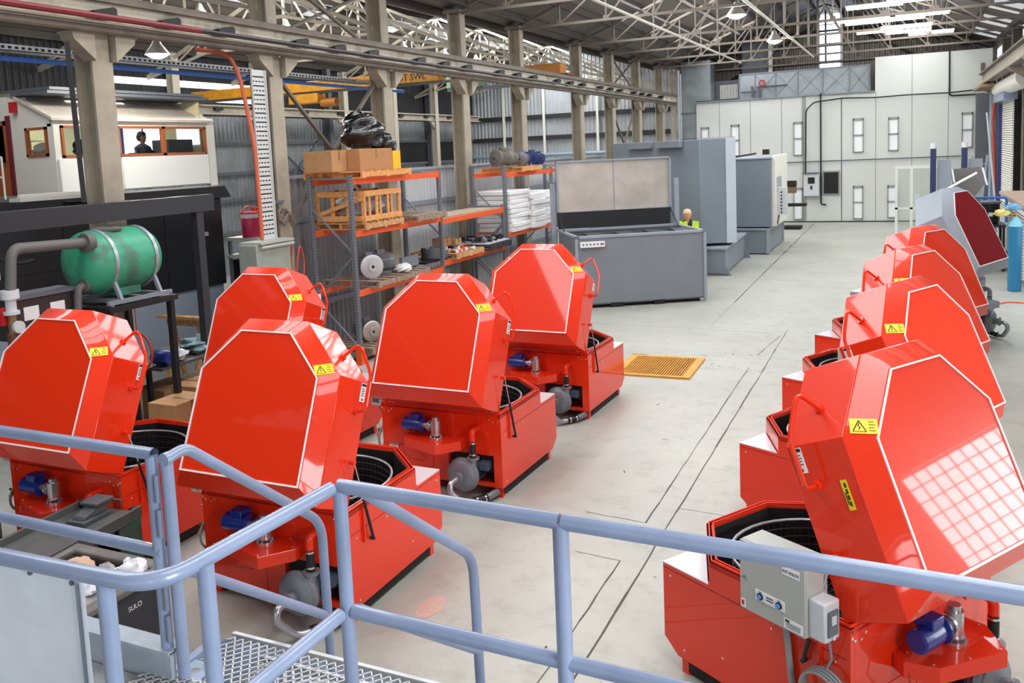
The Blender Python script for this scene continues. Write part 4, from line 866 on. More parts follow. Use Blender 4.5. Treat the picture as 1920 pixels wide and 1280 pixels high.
# motors
def motor(label, c, ax=0, L=.5, r=.17, m=CASTG, fan=True, group=None, disc=None):
    t = thing('electric_motor', label, 'motor', c, ax, group)
    b = MB().lathe([(r*.7, -L/2), (r*.95, -L/2+.03), (r, -L/2+.06), (r, L/2-.08), (r*.9, L/2-.04), (r*.5, L/2), (r*.3, L/2)], (0, 0, r+.03), 'x', 22)
    b.box(-L*.3, L*.3, -r*.9, r*.9, 0, .05); b.build('casing', m, t)
    b = MB()
    for k in range(14): a = pi*k/13; b.box(-L*.25, L*.3, cos(a)*r*1.08-.006, cos(a)*r*1.08+.006, r+.03+sin(a)*r*1.08-.006, r+.03+sin(a)*r*1.08+.006)
    b.build('cooling_fin', m, t, smooth=False); MB().box(-.07, .09, -.07, .07, 2*r, 2*r+.1).build('terminal_box', m, t, .008)
    b = MB().lathe([(r*1.2, L/2-.03), (r*1.2, L/2+.0), (r*1.1, L/2+.012), (r*.5, L/2+.02), (r*.46, L/2+.05), (r*.15, L/2+.052)], (0, 0, r+.03), 'x', 24); b.build('flange', disc or m, t); MB().cyl((L/2+.04, 0, r+.03), (L/2+.055, 0, r+.03), r*.16, 12).build('bore', DARK, t); return t
CASTL = mat('cast_light', (206, 208, 212), .35, .3)
motor('silver flanged pump disc motor at the left of the lower shelf', (-9.2, 13.9, 1.465), R(-35), .4, .19, GREYM, disc=CASTL)
motor('grey finned electric motor right of the silver disc on the lower shelf', (-9.3, 14.5, 1.465), R(-125), .52, .18, CASTG, disc=ALU)
motor('dark motor with belt pulleys on the floor pallet of the nearer rack', (-9.35, 13.9, .245), R(-25), .5, .17, GREYD, disc=ALU)
motor('round grey motor behind the slatted crate', (-9.5, 14.85, 2.545), R(60), .45, .17, GREYM)
motor('big brown-grey motor at the left end of the far rack top', (-9.2, 20.3, 3.325), R(-115), .5, .2, mat('dusty_motor', (112, 108, 100), .6))
motor('second brown-grey motor on the far rack top, right of the first', (-9.3, 20.9, 3.325), R(-100), .45, .18, mat('dusty_motor', (0, 0, 0)))
motor('grey motor with a white tag on the far rack top', (-9.2, 21.5, 3.325), R(-80), .45, .16, CASTG)
for i, (y, lb) in enumerate(((21.9, 'leftmost dark blue motor on the far rack top'), (22.3, 'middle dark blue motor on the far rack top'), (22.7, 'right dark blue motor on the far rack top'))):
    motor(lb, (-9.25, y, 3.33+.05*(i % 2)), R(-70+20*i), .34, .13, mat('navy_motor', (38, 52, 104), .4), group='dark blue motors')
# parts on shelves
tag(MB().box(-9.15, -9.08, 14.95, 15.6, 1.465, 1.70).box(-9.4, -9.08, 14.95, 15.6, 1.465, 1.48).build('angle_plate', GREYM), 'bent grey steel plate on the lower shelf right of the motors', 'plate')
blob('cloth_bundle', mat('white_cloth', (222, 222, 218), .8, bump=.8, bscale=15), (-8.95, 14.75, 1.53), (.3, .45, .16), 'crumpled white cloth on the edge of the lower shelf', 'cloth', 11, amp=.25)
tag(MB().box(-9.5, -9.0, 15.75, 16.9, 1.46, 1.5).cyl((-9.3, 16.2, 1.5), (-9.3, 16.2, 1.75), .05).build('black_tray', BLACK), 'black tray with a dark stub in the gap of the lower shelf', 'tray')
t = thing('gear_housing', 'grey ring shaped cast housing on the lower shelf beside the black tray', 'housing', (-9.2, 16.55, 1.505)); MB().lathe([(.24, 0), (.24, .2), (.2, .22), (.2, .0)]).build('ring', GREYM, t); MB().box(.1, .26, -.1, .1, .0, .16).build('boss', GREYD, t)
carton('cardboard_box', 'small brown cardboard box on the lower shelf under the middle shelf', (-9.5, 17.4, 1.585), (.3, .34, .26), CARD); carton('cardboard_box', 'small pale cardboard box right of the brown one', (-9.45, 17.85, 1.585), (.3, .3, .2), CARDL)
random.seed(21)
def parts_stuff(name, x0, x1, y0, y1, z, n, label, ms, hmax=.1):
    b = MB()
    for k in range(n):
        b.use(random.choice(ms)); x, y = random.uniform(x0, x1), random.uniform(y0, y1); s = random.uniform(.02, .09); h = random.uniform(.02, hmax)
        b.at((x, y, z), random.uniform(0, 3)); 
        if k % 3: b.box(-s, s, -s*.5, s*.5, 0, h)
        else: b.cyl((-s, 0, h*.5), (s, 0, h*.5), h*.5, 8)
    b.at(); return tag(b.build(name), label, 'parts', kind='stuff')
parts_stuff('metal_parts', -9.7, -8.8, 16.8, 17.85, 1.586, 60, 'heap of small white and steel parts on the lower shelf pallet', [PLAST, WHITE, GALV, BLACK, ORANGE], .08)
tag(MB().box(-9.85, -8.72, 18.2, 19.4, 1.60, 1.63).build('white_tray', PLAST), 'white sheet on the dark pallet at the end of the lower shelf', 'tray')
parts_stuff('black_fittings', -9.7, -8.8, 18.3, 19.3, 1.631, 60, 'black and steel fittings scattered on the white sheet', [BLACK, BLACK, GALV, GREYD], .12)
# foam packs
FOAM = mat('white_foam', (240, 240, 240), .6, bump=.25, bscale=5)
random.seed(5); foams = []
lay = [(-9.3, 20.45, .95, 1.2, 'left'), (-9.2, 21.45, .95, .75, 'middle'), (-9.3, 22.3, .9, .85, 'right')]
for gi, (x, y, sx, sy, nm) in enumerate(lay):
    n = (9, 6, 8)[gi]; z = 1.72
    for k in range(n):
        h = (.115, .15, .115)[gi]; w = random.uniform(-.03, .03)
        o = MB().at((x+w, y+random.uniform(-.03, .03), z), random.uniform(-.05, .05)).prism([(-sx/2, -sy/2), (sx/2, -sy/2), (sx/2+.03, 0), (sx/2, sy/2), (-sx/2, sy/2)], 0, h-.008).at().build('foam_sheet', FOAM, bevel=.015)
        tag(o, 'white foam sheet, %s from the bottom of the %s stack on the far rack' % (('first', 'second', 'third', 'fourth', 'fifth', 'sixth', 'seventh', 'eighth', 'ninth')[k], nm), 'foam sheet', 'white foam sheets stacked on the far rack'); z += h
# red chute beside the rack
t = thing('red_chute', 'dark red sheet metal chute frame between the half hidden washer and rack foot', 'chute', (-8.15, 10.35, 0))
RC = mat('chute_red', (176, 30, 34), .4)
MB().prism([(-.5, 1.35), (.0, 1.52), (.10, 1.0), (.25, .55), (-.5, .5)], -.02, .02, 'y').build('side_plate', RC, t); MB().box(-.1, .55, -.3, -.28, .62, .86).box(.53, .55, -.3, .25, .62, .86).box(-.1, .55, .23, .25, .62, .86).box(-.1, .55, -.3, .25, .62, .64).build('trough', RC, t); MB().box(-.1, -.04, -.03, .03, 0, .6).box(.44, .5, -.03, .03, 0, .62).build('leg', RC, t)
MB().box(-.38, -.18, -.026, -.02, 1.2, 1.3).build('label', LBL, t)
# ------------------------------------------------------------------ left bay: mezzanine office, tray, pipes, black partition, drums
CREAMW = mat('cream_wall', (236, 232, 220), .6); INW = mat('office_wall', (224, 214, 172), .7)
t = thing('site_office', 'cream mezzanine office with timber framed windows and sloping canopy', 'office')
X0, Y0, Y1 = -16.0, 12.75, 17.2
b = MB().box(X0-.08, X0, Y0, Y1, 3.24, 4.0).box(X0-.08, X0, Y0, Y1, 4.68, 4.8).box(X0-.08, X0, Y0, Y0+.16, 4, 4.68).box(X0-.08, X0, 13.72, 14.38, 4, 4.68).box(X0-.08, X0, Y1-.04, Y1, 4, 4.68)
b.box(-19.4, -17.35, Y0, Y0+.08, 3.24, 5.35).box(-16.85, X0-.08, Y0, Y0+.08, 3.24, 4.05).box(-17.35, -16.85, Y0, Y0+.08, 3.24, 5.3).box(-16.18, X0-.08, Y0, Y0+.08, 4.05, 4.72)
b.prism([(-16.85, 4.66), (X0-.06, 4.66), (X0-.06, 4.80), (-16.85, 5.12)], Y0, Y0+.08, 'y'); b.box(-19.4, -19.3, Y0, Y1, 3.24, 5.3).box(-19.3, X0-.08, Y1-.08, Y1, 3.24, 5.0)
b.build('wall', CREAMW, t)
MB().box(X0, X0+.05, 14.45, 17.15, 3.26, 3.98).box(X0, X0+.05, 12.8, 14.2, 3.26, 3.98).build('apron_panel', mat('apron_white', (250, 250, 246), .5), t, .01)
MB().box(X0-.1, X0+.02, 17.2, 17.45, 3.1, 4.9).build('end_post', PANELW, t)
MB().prism([(-17.0, 5.28), (-15.9, 4.78), (-15.9, 4.84), (-17.0, 5.34)], Y0-.1, Y1+.1, 'y').build('canopy', mat('canopy_sheet', (206, 196, 184), .6, noise=.08), t)
MB().box(-17.1, -15.95, Y0-.1, Y1+.1, 5.34, 5.40).build('canopy_edge', GREYD, t)
MB().box(-19.4, X0, Y0, Y1, 5.42, 5.48).box(-19.4, X0+.15, Y0-1.4, Y1+.3, 3.08, 3.20).build('floor_slab', GREYD, t)
def pane(y0, y1, ax='x', a=X0, z0=4.0, z1=4.68):
    w = .055
    if ax == 'x': f = MB().box(a-.05, a+.03, y0, y0+w, z0, z1).box(a-.05, a+.03, y1-w, y1, z0, z1).box(a-.05, a+.03, y0, y1, z0, z0+w).box(a-.05, a+.03, y0, y1, z1-w, z1).build('window_frame', TIMBER, t)
    else: f = MB().box(y0, y0+w, a-.03, a+.05, z0, z1).box(y1-w, y1, a-.03, a+.05, z0, z1).box(y0, y1, a-.03, a+.05, z0, z0+w).box(y0, y1, a-.03, a+.05, z1-w, z1).build('window_frame', TIMBER, t)
    return f
GLASS = mat('window_glass', (240, 246, 246), .03, trans=1, spec=.5); GLASS.node_tree.nodes['Principled BSDF'].inputs['IOR'].default_value = 1.02
for y0, y1 in ((12.92, 13.72), (14.38, 15.74), (15.74, 17.14)):
    f = pane(y0, y1); MB().box(X0-.02, X0-.015, y0+.05, y1-.05, 4.05, 4.63).build('pane', GLASS, f)
f = pane(-16.85, -16.2, 'y', Y0, 4.05, 4.66); MB().box(-16.8, -16.25, Y0+.01, Y0+.015, 4.1, 4.6).build('pane', GLASS, f)
d = MB().box(-18.4, -17.42, Y0-.03, Y0+.02, 3.24, 3.95).box(-18.4, -18.3, Y0-.03, Y0+.02, 3.95, 4.85).box(-17.52, -17.42, Y0-.03, Y0+.02, 3.95, 4.85).box(-18.4, -17.42, Y0-.03, Y0+.02, 4.75, 4.85).build('door', TIMBER, t)
MB().box(-18.3, -17.52, Y0, Y0+.01, 3.95, 4.75).build('pane', mat('door_pane', (200, 196, 130), .2), d); MB().cyl((-17.48, Y0-.07, 3.95), (-17.55, Y0-.07, 3.95), .015).build('handle', CHROME, d)
MB().box(-17.42, -17.30, Y0-.04, Y0, 3.24, 4.95).build('red_door_frame', mat('maroon', (0, 0, 0)), t)
MB().box(-17.15, -17.02, Y0-.12, Y0-.02, 5.0, 5.22).build('fire_bell', PINKR, t)
# office interior
MB().box(-19.3, X0-.09, Y1-.14, Y1-.1, 3.3, 5.3).box(-19.28, -19.24, 12.9, Y1-.1, 3.3, 4.0).box(-19.28, -19.24, 12.9, Y1-.1, 4.0, 5.3).build('inner_wall', INW, t)
MB().box(-18.75, -17.3, Y1-.16, Y1-.141, 3.85, 5.0).build('rear_window', mat('office_daylight', (206, 226, 255), .5, emit=1.9), t); MB().box(-16.85, -16.12, Y1-.16, Y1-.141, 4.25, 4.95).build('rear_window', mat('office_daylight', (0, 0, 0)), t); MB().box(-18.04, -18.0, Y1-.18, Y1-.161, 3.85, 5.0).box(-18.8, -18.72, Y1-.18, Y1-.161, 3.8, 5.0).build('window_mullion', mat('mullion_blue', (92, 96, 176), .5), t)
b = MB()
for z in (3.75, 4.1, 4.4): b.box(-19.1, -17.4, 13.3, 13.6, z, z+.03)
for x in (-19.0, -18.2, -17.5): b.box(x-.02, x+.02, 13.3, 13.34, 3.3, 4.5)
b.box(-16.9, -16.3, 12.95, 14.3, 3.95, 3.99); b.build('shelving', mat('shelf_cream', (228, 224, 196), .6), t)
l = bpy.data.lights.new('office_light', 'AREA'); l.size = 1.6; l.energy = 55; l.color = (1, .97, .86); q = bpy.data.objects.new('office_light', l); COL.objects.link(q); q.location = (-17.6, 14.6, 5.28)
tag(MB().box(-16.75, -16.2, 16.1, 16.9, 4.0, 4.38).box(-16.9, -16.3, 15.9, 16.95, 3.9, 4.0).build('office_monitor', mat('dark_equipment', (60, 66, 74), .4), bevel=.01), 'dark office equipment behind the right-hand office window', 'equipment')
blob('black_jacket', BLACK, (-16.45, 13.85, 4.18), (.35, .5, .42), 'black jacket over a chair inside the left office window', 'jacket', 4, amp=.2)
blob('bags', mat('grey_bag', (150, 152, 160), .6), (-17.2, 13.45, 4.22), (.7, .3, .25), 'grey bags on the shelf behind the small side window', 'bag', 6, amp=.2)
# silhouette of the office worker
t = thing('person', 'dark silhouette of a person sitting at the desk behind the office window', 'person', (-16.95, 15.98, 3.2))
def head(b, c, s, hair, skin, face=(0, -1)):
    b.use(skin); pr = [(.01, -.12), (.045, -.115), (.062, -.08), (.074, -.02), (.078, .04), (.066, .09), (.035, .12), (.005, .125)]
    b.M = Matrix.Translation(c) @ Matrix.Rotation(atan2(face[1], face[0])+pi/2, 4, 'Z') @ Matrix.Diagonal((s, s*1.15, s, 1)); b.lathe(pr, n=16)
    b.add([(-.012, -.085, -.015), (.012, -.085, -.015), (0, -.095, -.01), (0, -.07, .035)], [(0, 1, 2), (0, 2, 3), (1, 3, 2)])
    b.cyl((-.082, 0, -.01), (-.07, 0, -.01), .022, 8).cyl((.082, 0, -.01), (.07, 0, -.01), .022, 8)
    b.cyl((0, .01, -.2), (0, 0, -.08), .045, 10)
    b.use(INK).cyl((-.027, -.076, .018), (-.027, -.070, .018), .007, 6).cyl((.027, -.076, .018), (.027, -.070, .018), .007, 6).use(mat('lips', (176, 96, 88), .5)).box(-.02, .02, -.082, -.078, -.052, -.044)
    b.use(hair).lathe([(.074, .03), (.092, .05), (.09, .09), (.062, .135), (.005, .15)], (0, .016, .0), n=16)
    b.lathe([(.06, -.08), (.085, -.03), (.092, .05)], (0, .034, 0), n=16); b.M = Matrix(); return b
DKC = mat('silhouette_clothes', (58, 60, 72), .8)  # dark tone puts the backlit shade into the clothes colour
b = MB().use(DKC).lathe([(.16, .5), (.17, .75), (.19, .95), (.20, 1.02), (.12, 1.08), (.05, 1.12)], (0, 0, 0), n=18); b.tube([(0, -.2, 1.0), (.1, -.26, .8), (.32, -.2, .76)], .045, 8).tube([(0, .2, 1.0), (.1, .26, .8), (.32, .16, .76)], .045, 8).tube([(.0, -.1, .5), (.35, -.1, .48), (.36, -.1, .02)], .07, 8).tube([(.0, .1, .5), (.35, .1, .48), (.36, .1, .02)], .07, 8)
head(b, (.02, 0, 1.26), 1.05, mat('dark_hair', (40, 34, 32), .7), mat('shade_skin', (130, 96, 80), .6), (1, .3)); b.build('body', parent=t)  # skin painted darker, as the shaded side of the silhouette
t = thing('desk', 'pale office desk below the window', 'desk', (-16.42, 15.6, 3.2)); MB().box(-.35, .35, -.8, .8, .7, .74).build('top', PANELW, t)
for sx in (-.3, .3):
    for sy in (-.7, .7): MB().box(sx-.02, sx+.02, sy-.02, sy+.02, 0, .7).build('leg', GREYM, t)
tag(MB().box(-.22, .22, -.2, .2, .42, .47).box(-.22, -.18, -.2, .2, .47, .9).cyl((0, 0, 0), (0, 0, .42), .03).box(-.2, .2, -.03, .03, 0, .03).build('office_chair', BLACK, loc=(-17.0, 15.98, 3.2)), 'black office chair under the seated person', 'chair')
t = rail('balcony_railing', 'white tubular railing in front of the office door')
b = MB().cyl((-18.8, 11.7, 4.05), (-16.25, 11.7, 4.05), .02, 8).cyl((-18.8, 11.7, 3.65), (-16.25, 11.7, 3.65), .02, 8); b.build('rail', PANELW, t)
for x in (-17.35, -16.25, -18.6): MB().cyl((x, 11.7, 3.2), (x, 11.7, 4.05), .02, 8).build('post', PANELW, t)
for y in (12.0, 17.0):
    tag(MB().box(-16.2, -16.05, y-.08, y+.08, 0, 3.08).build('office_support', GREYD), 'dark support post under the %s corner of the office' % ('left' if y < 14 else 'right'), 'post')
# pipes and tray
tag(MB().cyl((-13, 2, 5.54), (-13, 22, 5.56), .04, 8).build('air_line', mat('blue_pipe', (60, 116, 206), .4)), 'bright blue overhead air pipe in the left bay', 'pipe')
t = thing('cable_ladder', 'perforated galvanised cable tray running level above the blue pipe', 'cable tray')
b = MB().use(GALV).box(-13.15, -12.85, 2, 20, 5.66, 5.67).box(-13.15, -13.13, 2, 20, 5.66, 5.76).box(-12.87, -12.85, 2, 20, 5.66, 5.76).use(DARK)
for k in range(120): b.box(-12.849, -12.847, 5+k*.12, 5.06+k*.12, 5.69, 5.73)
b.build('tray', parent=t, smooth=False)
tag(MB().tube(fillet([(-10.6, 11.3, 5.62), (-9.95, 11.35, 5.50), (-9.9, 11.52, 5.1), (-9.72, 11.54, 4.0), (-9.72, 11.56, 2.45)], .3), .035, 8).build('orange_conduit', mat('orange_conduit', (206, 98, 66), .45)), 'orange flexible conduit curving down the left side of the slotted tray', 'conduit')
t = thing('cable_ladder', 'vertical white slotted cable tray on the face of the second cream column', 'cable tray', (-9.78, 11.78, 0))
b = MB().use(mat('tray_white', (206, 208, 206), .45)).box(0, .012, -.17, .19, 2.42, 5.25).box(0, .05, -.17, -.158, 2.42, 5.25).box(0, .05, .178, .19, 2.42, 5.25); k = 0; z = 2.5; b.use(DARK)
while z < 5.18:
    if k % 2: b.box(.0122, .014, -.14, .16, z, z+.022)
    else:
        for q in range(4): b.box(.0122, .014, -.13+q*.078, -.08+q*.078, z, z+.02)
    z += .075; k += 1
b.build('tray', parent=t, smooth=False)
MB().box(-.14, .0, -.05, .05, 3.0, 3.05).box(-.14, 0, -.05, .05, 4.6, 4.65).box(-.14, 0, .1, .5, 3.0, 3.05).build('bracket', GREYD, t)
t = thing('switch_box', 'large grey-green electrical switch box below the slotted cable tray', 'switch box', (-9.62, 11.55, 0))
MB().box(-.25, .12, -.42, .45, 1.55, 2.38).build('body', mat('switchbox_green', (150, 158, 148), .5, noise=.06), t, .01); MB().box(-.27, .18, -.36, .5, 2.38, 2.42).cyl((.15, -.33, 2.33), (.15, .5, 2.33), .035, 8).build('hood', mat('hood_grey', (172, 176, 168), .5), t)
MB().box(-.2, .1, -.3, .3, 0, 1.55).build('pedestal', GREYD, t)
cable('rope_coil', [(-9.5, 12.05, 2.3), (-9.55, 12.0, 1.7), (-9.42, 12.0, 1.1), (-9.4, 12.15, 1.5), (-9.45, 12.3, 2.0), (-9.44, 12.2, 2.32), (-9.44, 12.08, 2.0), (-9.42, 12.0, 1.4)], .018, mat('red_hose', (186, 74, 54), .5), 'red hose looped over the corner of the switch box', 'hose')
tag(MB().tube([V((-9.72+.02*sin(k), 12.28+.24*cos(k*.55+.8), 2.62+.3*abs(sin(k*.55)))) for k in range(8)], .03, 8).tube([V((-9.74, 12.3+.2*cos(k*.55+.8), 2.58+.26*abs(sin(k*.55)))) for k in range(8)], .03, 8).build('thick_cable', mat('cable_brown', (116, 104, 94), .5)), 'thick grey-brown cable looped over the second cream column above the switch box', 'cable')
# black clad partition and its pale base
t = thing('black_partition', 'long black clad cabinet wall with pale lower panels behind the green tank', 'cabinet')
MB().box(-13.3, -12.55, 5.5, 13.75, 1.3, 3.05).build('black_cladding', BLKP, t, .02); MB().prism([(-13.3, 3.05), (-12.45, 3.05), (-12.6, 3.28), (-13.3, 3.3)], 5.5, 13.95, 'y').build('top_cap', mat('cap_black', (44, 44, 48), .35), t)
MB().box(-13.25, -12.6, 5.5, 13.7, 0, 1.3).build('pale_base', mat('pale_blue_panel', (160, 172, 190), .4), t)
b = MB()
for y in (6.5, 8.3, 10.0, 12.2): b.box(-12.552, -12.545, y-.012, y+.012, 1.3, 3.05)
b.box(-12.552, -12.545, 5.5, 10, 2.1, 2.12); b.build('joint', DARK, t)
MB().box(-12.55, -12.54, 11.5, 11.62, 2.38, 2.46).box(-12.55, -12.54, 13.2, 13.32, 2.32, 2.4).build('label', PLAST, t)
t = thing('portal_frame', 'black steel portal frame standing in front of the green tank and bench', 'frame')
MB().box(-9.72, -9.58, 5.2, 10.35, 3.02, 3.27).build('top_beam', mat('frame_black', (46, 46, 50), .35), t, .004); MB().box(-9.72, -9.6, 9.98, 10.12, 0, 3.27).build('post', mat('frame_black', (0, 0, 0)), t, .004); MB().box(-9.72, -9.6, 5.25, 5.4, 0, 3.06).build('post', BLACK, t)
MB().box(-12.5, -9.7, 10.01, 10.09, 3.12, 3.22).build('side_beam', BLACK, t)
MB().box(-9.7, -9.64, 9.35, 9.45, 0, 3.0).build('post', BLACK, t) if 0 else None
tag(MB().cyl((-12.2, 9.0, 3.36), (-12.2, 10.3, 3.36), .03, 8).box(-12.35, -12.1, 8.95, 10.35, 3.28, 3.34).build('tube_light', PANELW), 'unlit white tube light housing lying on the black partition top', 'lamp')
tag(MB().bar((-9.66, 8.02, 5.35), (-9.66, 8.06, 3.30), .06, .06).build('black_pole', BLACK), 'thin black pole standing on the frame beside the nearest tall column', 'pole')
# green tank
t = thing('liquid_tank', 'green plastic liquid tank with steel straps on a grey cradle', 'tank', (-9.38, .764, 0)); t.scale = (1, .87, 1)
MB().lathe([(.12, 7.86), (.26, 7.88), (.36, 7.95), (.40, 8.05), (.41, 8.2), (.41, 8.85), (.40, 9.0), (.34, 9.12), (.2, 9.17), (.05, 9.18)], (0, 0, 2.54), 'y', 30).box(-.15, .2, 8.4, 8.8, 2.08, 2.2).build('shell', TEAL, t)
MB().lathe([(.2, 0), (.21, .03), (.17, .05), (.12, .05), (.11, .02), (.02, .02)], (0, 8.45, 2.92), n=20).build('filler_cap', DUSTY, t)
for y in (8.2, 8.95): MB().ring([(0+.42*cos(a*pi/14), .42*sin(a*pi/14)) for a in range(28)], [(.408*cos(a*pi/14), .408*sin(a*pi/14)) for a in range(28)], 0, .06).build('strap', GALV, t, loc=(0, y+.03, 2.54)).rotation_euler = (R(90), 0, 0)
b = MB()
for y in (8.2, 8.95): b.bar((.42, y, 2.05), (.30, y, 2.32), .05).bar((-.42, y, 2.05), (-.30, y, 2.32), .05).box(-.44, .44, y-.03, y+.03, 2.02, 2.07)
b.box(.40, .45, 7.95, 9.15, 2.02, 2.07).box(-.45, -.40, 7.95, 9.15, 2.02, 2.07).box(.40, .44, 8.0, 8.05, 2.0, 2.05); b.build('cradle', GREYM, t)
MB().tube(fillet([(.2, 7.95, 2.82), (.2, 6.72, 2.86), (.2, 6.66, 2.4)], .14), .065, 12).cyl((.2, 7.85, 2.82), (.2, 7.97, 2.82), .12, 14).build('outlet_pipe', DUSTY, t)
MB().tube(fillet([(.1, 7.95, 2.28), (.1, 7.78, 2.27), (.1, 7.74, 1.95)], .1), .05, 10).cyl((.1, 7.86, 2.28), (.1, 7.95, 2.28), .09, 12).build('drain_pipe', DUSTY, t)
t = thing('tank_stand', 'black open steel stand carrying the green tank', 'stand', (-9.38, .764, 0)); t.scale = (1, .87, 1)
MB().box(-.44, .5, 7.9, 9.2, 1.93, 2.0).build('top', BLACK, t)
for x in (-.38, .42):
    for y in (7.95, 9.12): MB().box(x-.04, x+.04, y-.04, y+.04, 0, 1.93).build('leg', BLACK, t)
t = thing('riser_pipe', 'rusty standpipe with white valve, red tag and pressure gauge at the left edge', 'pipe', (-9.18, 6.54, 0))
MB().cyl((0, 0, 0), (0, 0, 1.75), .05, 10).cyl((-.0, 0, 1.2), (0, 0, 1.9), .07, 10).build('pipe', RUST, t); MB().cyl((0, 0, 2.3), (0, 0, 2.4), .1, 12).cyl((0, 0, 2.15), (0, 0, 2.3), .06, 12).cyl((0, 0, 2.12), (0, 0, 2.16), .09, 12).build('valve', PLAST, t); MB().cyl((.08, -.0, 1.98), (.12, -.0, 1.98), .07, 16).build('gauge', PLAST, t); MB().cyl((0, 0, 1.75), (0, 0, 2.15), .045, 10).build('brass_body', mat('old_brass', (150, 124, 88), .5, .4), t); MB().box(-.1, -.04, -.1, -.02, 2.0, 2.2).build('red_tag', PINKR, t)
t = thing('gauge_box', 'black instrument box with two white display windows beside the standpipe', 'instrument box', (-9.48, 7.1, 0))
MB().box(-.2, .12, -.42, .42, 1.75, 2.24).build('case', mat('case_brown', (52, 46, 44), .5), t, .01); MB().box(-.25, .16, -.44, .50, 2.24, 2.28).build('lid', GREYD, t)
for y in (-.28, .08): MB().box(.12, .128, y, y+.2, 1.98, 2.14).build('display', LBL, t)
for y in (-.3, .3): MB().box(-.1, -.04, y, y+.05, 0, 1.75).build('leg', BLACK, t)
cable('black_cable', [(-9.85, 6.2, 3.06), (-9.86, 6.8, 2.75), (-9.87, 7.2, 2.6), (-9.87, 7.4, 2.62)], .022, BLACK, 'black cable drooping from the frame behind the outlet pipe', 'cable')
cable('black_cable', [(-12.4, 8.4, 2.3), (-12.3, 8.0, 2.2), (-12.4, 7.5, 1.9), (-12.4, 6.8, 1.85)], .02, GREYD, 'thin grey cable hanging on the black partition', 'cable')
tag(MB().box(-12.42, -12.38, 8.1, 8.25, 2.3, 2.42).box(-12.42, -12.38, 8.6, 8.7, 2.12, 2.24).build('cable_tag', PLAST), 'white tags on the cable in front of the black partition', 'tag')
# bench
t = thing('workbench', 'black workbench under the steel frame with clutter on it', 'bench', (-9.9, 9.66, 0))
MB().box(-.75, .17, -.72, .66, .84, .88).box(.17, .42, -.72, 1.0, .84, .88).build('top', mat('bench_top', (62, 62, 64), .55), t, .004)
for x in (-.7, .10):
    for y in (-.66, .6): MB().box(x-.03, x+.03, y-.03, y+.03, 0, .84).build('leg', BLACK, t)
MB().bar((.36, .0, .3), (.36, .6, .84), .04).build('brace', BLACK, t)
blob('cloth_bundle', mat('teal_cloth', (150, 184, 190), .8, dirt=(90, 100, 104), nscale=8, bump=.6), (-9.85, 10.05, .98), (.5, .5, .22), 'crumpled pale teal and white rags on the workbench', 'cloth', 14, amp=.25)
tag(MB().box(-10.15, -9.6, 9.75, 10.3, .88, .93).build('black_tray', BLACK, bevel=.01), 'black tray under the rags on the workbench', 'tray')
tag(MB().lathe([(.02, -.16), (.09, -.15), (.11, -.1), (.11, .1), (.09, .15), (.02, .16)], (-9.62, 9.1, 1.0), 'x', 16).build('blue_canister', BLUE), 'small blue cylinder on the workbench edge', 'canister')
blob('white_fittings', PLAST, (-9.68, 9.42, .96), (.26, .28, .16), 'small pile of white fittings on the workbench', 'fittings', 17, amp=.3)
tag(MB().torus((-9.35, 8.42, 1.25), .27, .014, 'y', 26).torus((-9.35, 8.45, 1.25), .25, .014, 'y', 26).cyl((-9.35, 8.44, 1.5), (-9.35, 8.44, 1.95), .006, 6).build('hose_coil', mat('red_hose', (0, 0, 0))), 'round red coiled hose hanging under the green tank', 'hose')
t = thing('sawhorse', 'rough wooden trestle leaning behind the bench', 'trestle', (-11.2, 11.2, 0)); MB().box(-.4, .4, -.06, .06, .98, 1.12).box(-.5, .5, -.2, -.05, 1.13, 1.17).build('top', WOOD, t)
for x in (-.32, .32): MB().bar((x, -.2, 0), (x, 0, 1.0), .07).build('leg', WOOD, t); MB().bar((x, .2, 0), (x, 0, 1.0), .07).build('leg', WOOD, t)
# cartons on the floor
carton('cardboard_box', 'big cardboard box lowest in the heap under the bench', (-8.75, 8.5, 0), (.5, .75, .3), CARD)
carton('cardboard_box', 'cardboard box on top of the heap with a white sticker', (-8.75, 8.5, .301), (.48, .62, .34), CARD)
carton('cardboard_box', 'pale cardboard box with a hand hole standing right of the heap', (-8.5, 9.3, 0), (.4, .42, .52), CARDL, R(8))
carton('cardboard_box', 'open cardboard box at the back of the heap', (-9.2, 9.35, 0), (.5, .6, .62), CARD, R(4))
carton('cardboard_box', 'dim cardboard box deep under the workbench', (-10.1, 9.6, 0), (.6, .7, .45), CARD)
pallet(-10.15, 10.4, .2, 'tilted old pallet under the workbench end', R(12), WOODG, .9, .9); tag(MB().box(-10.5, -9.8, 10.0, 10.8, 0, .2).build('timber_block', WOODG), 'timber blocks under the tilted pallet', 'timber')
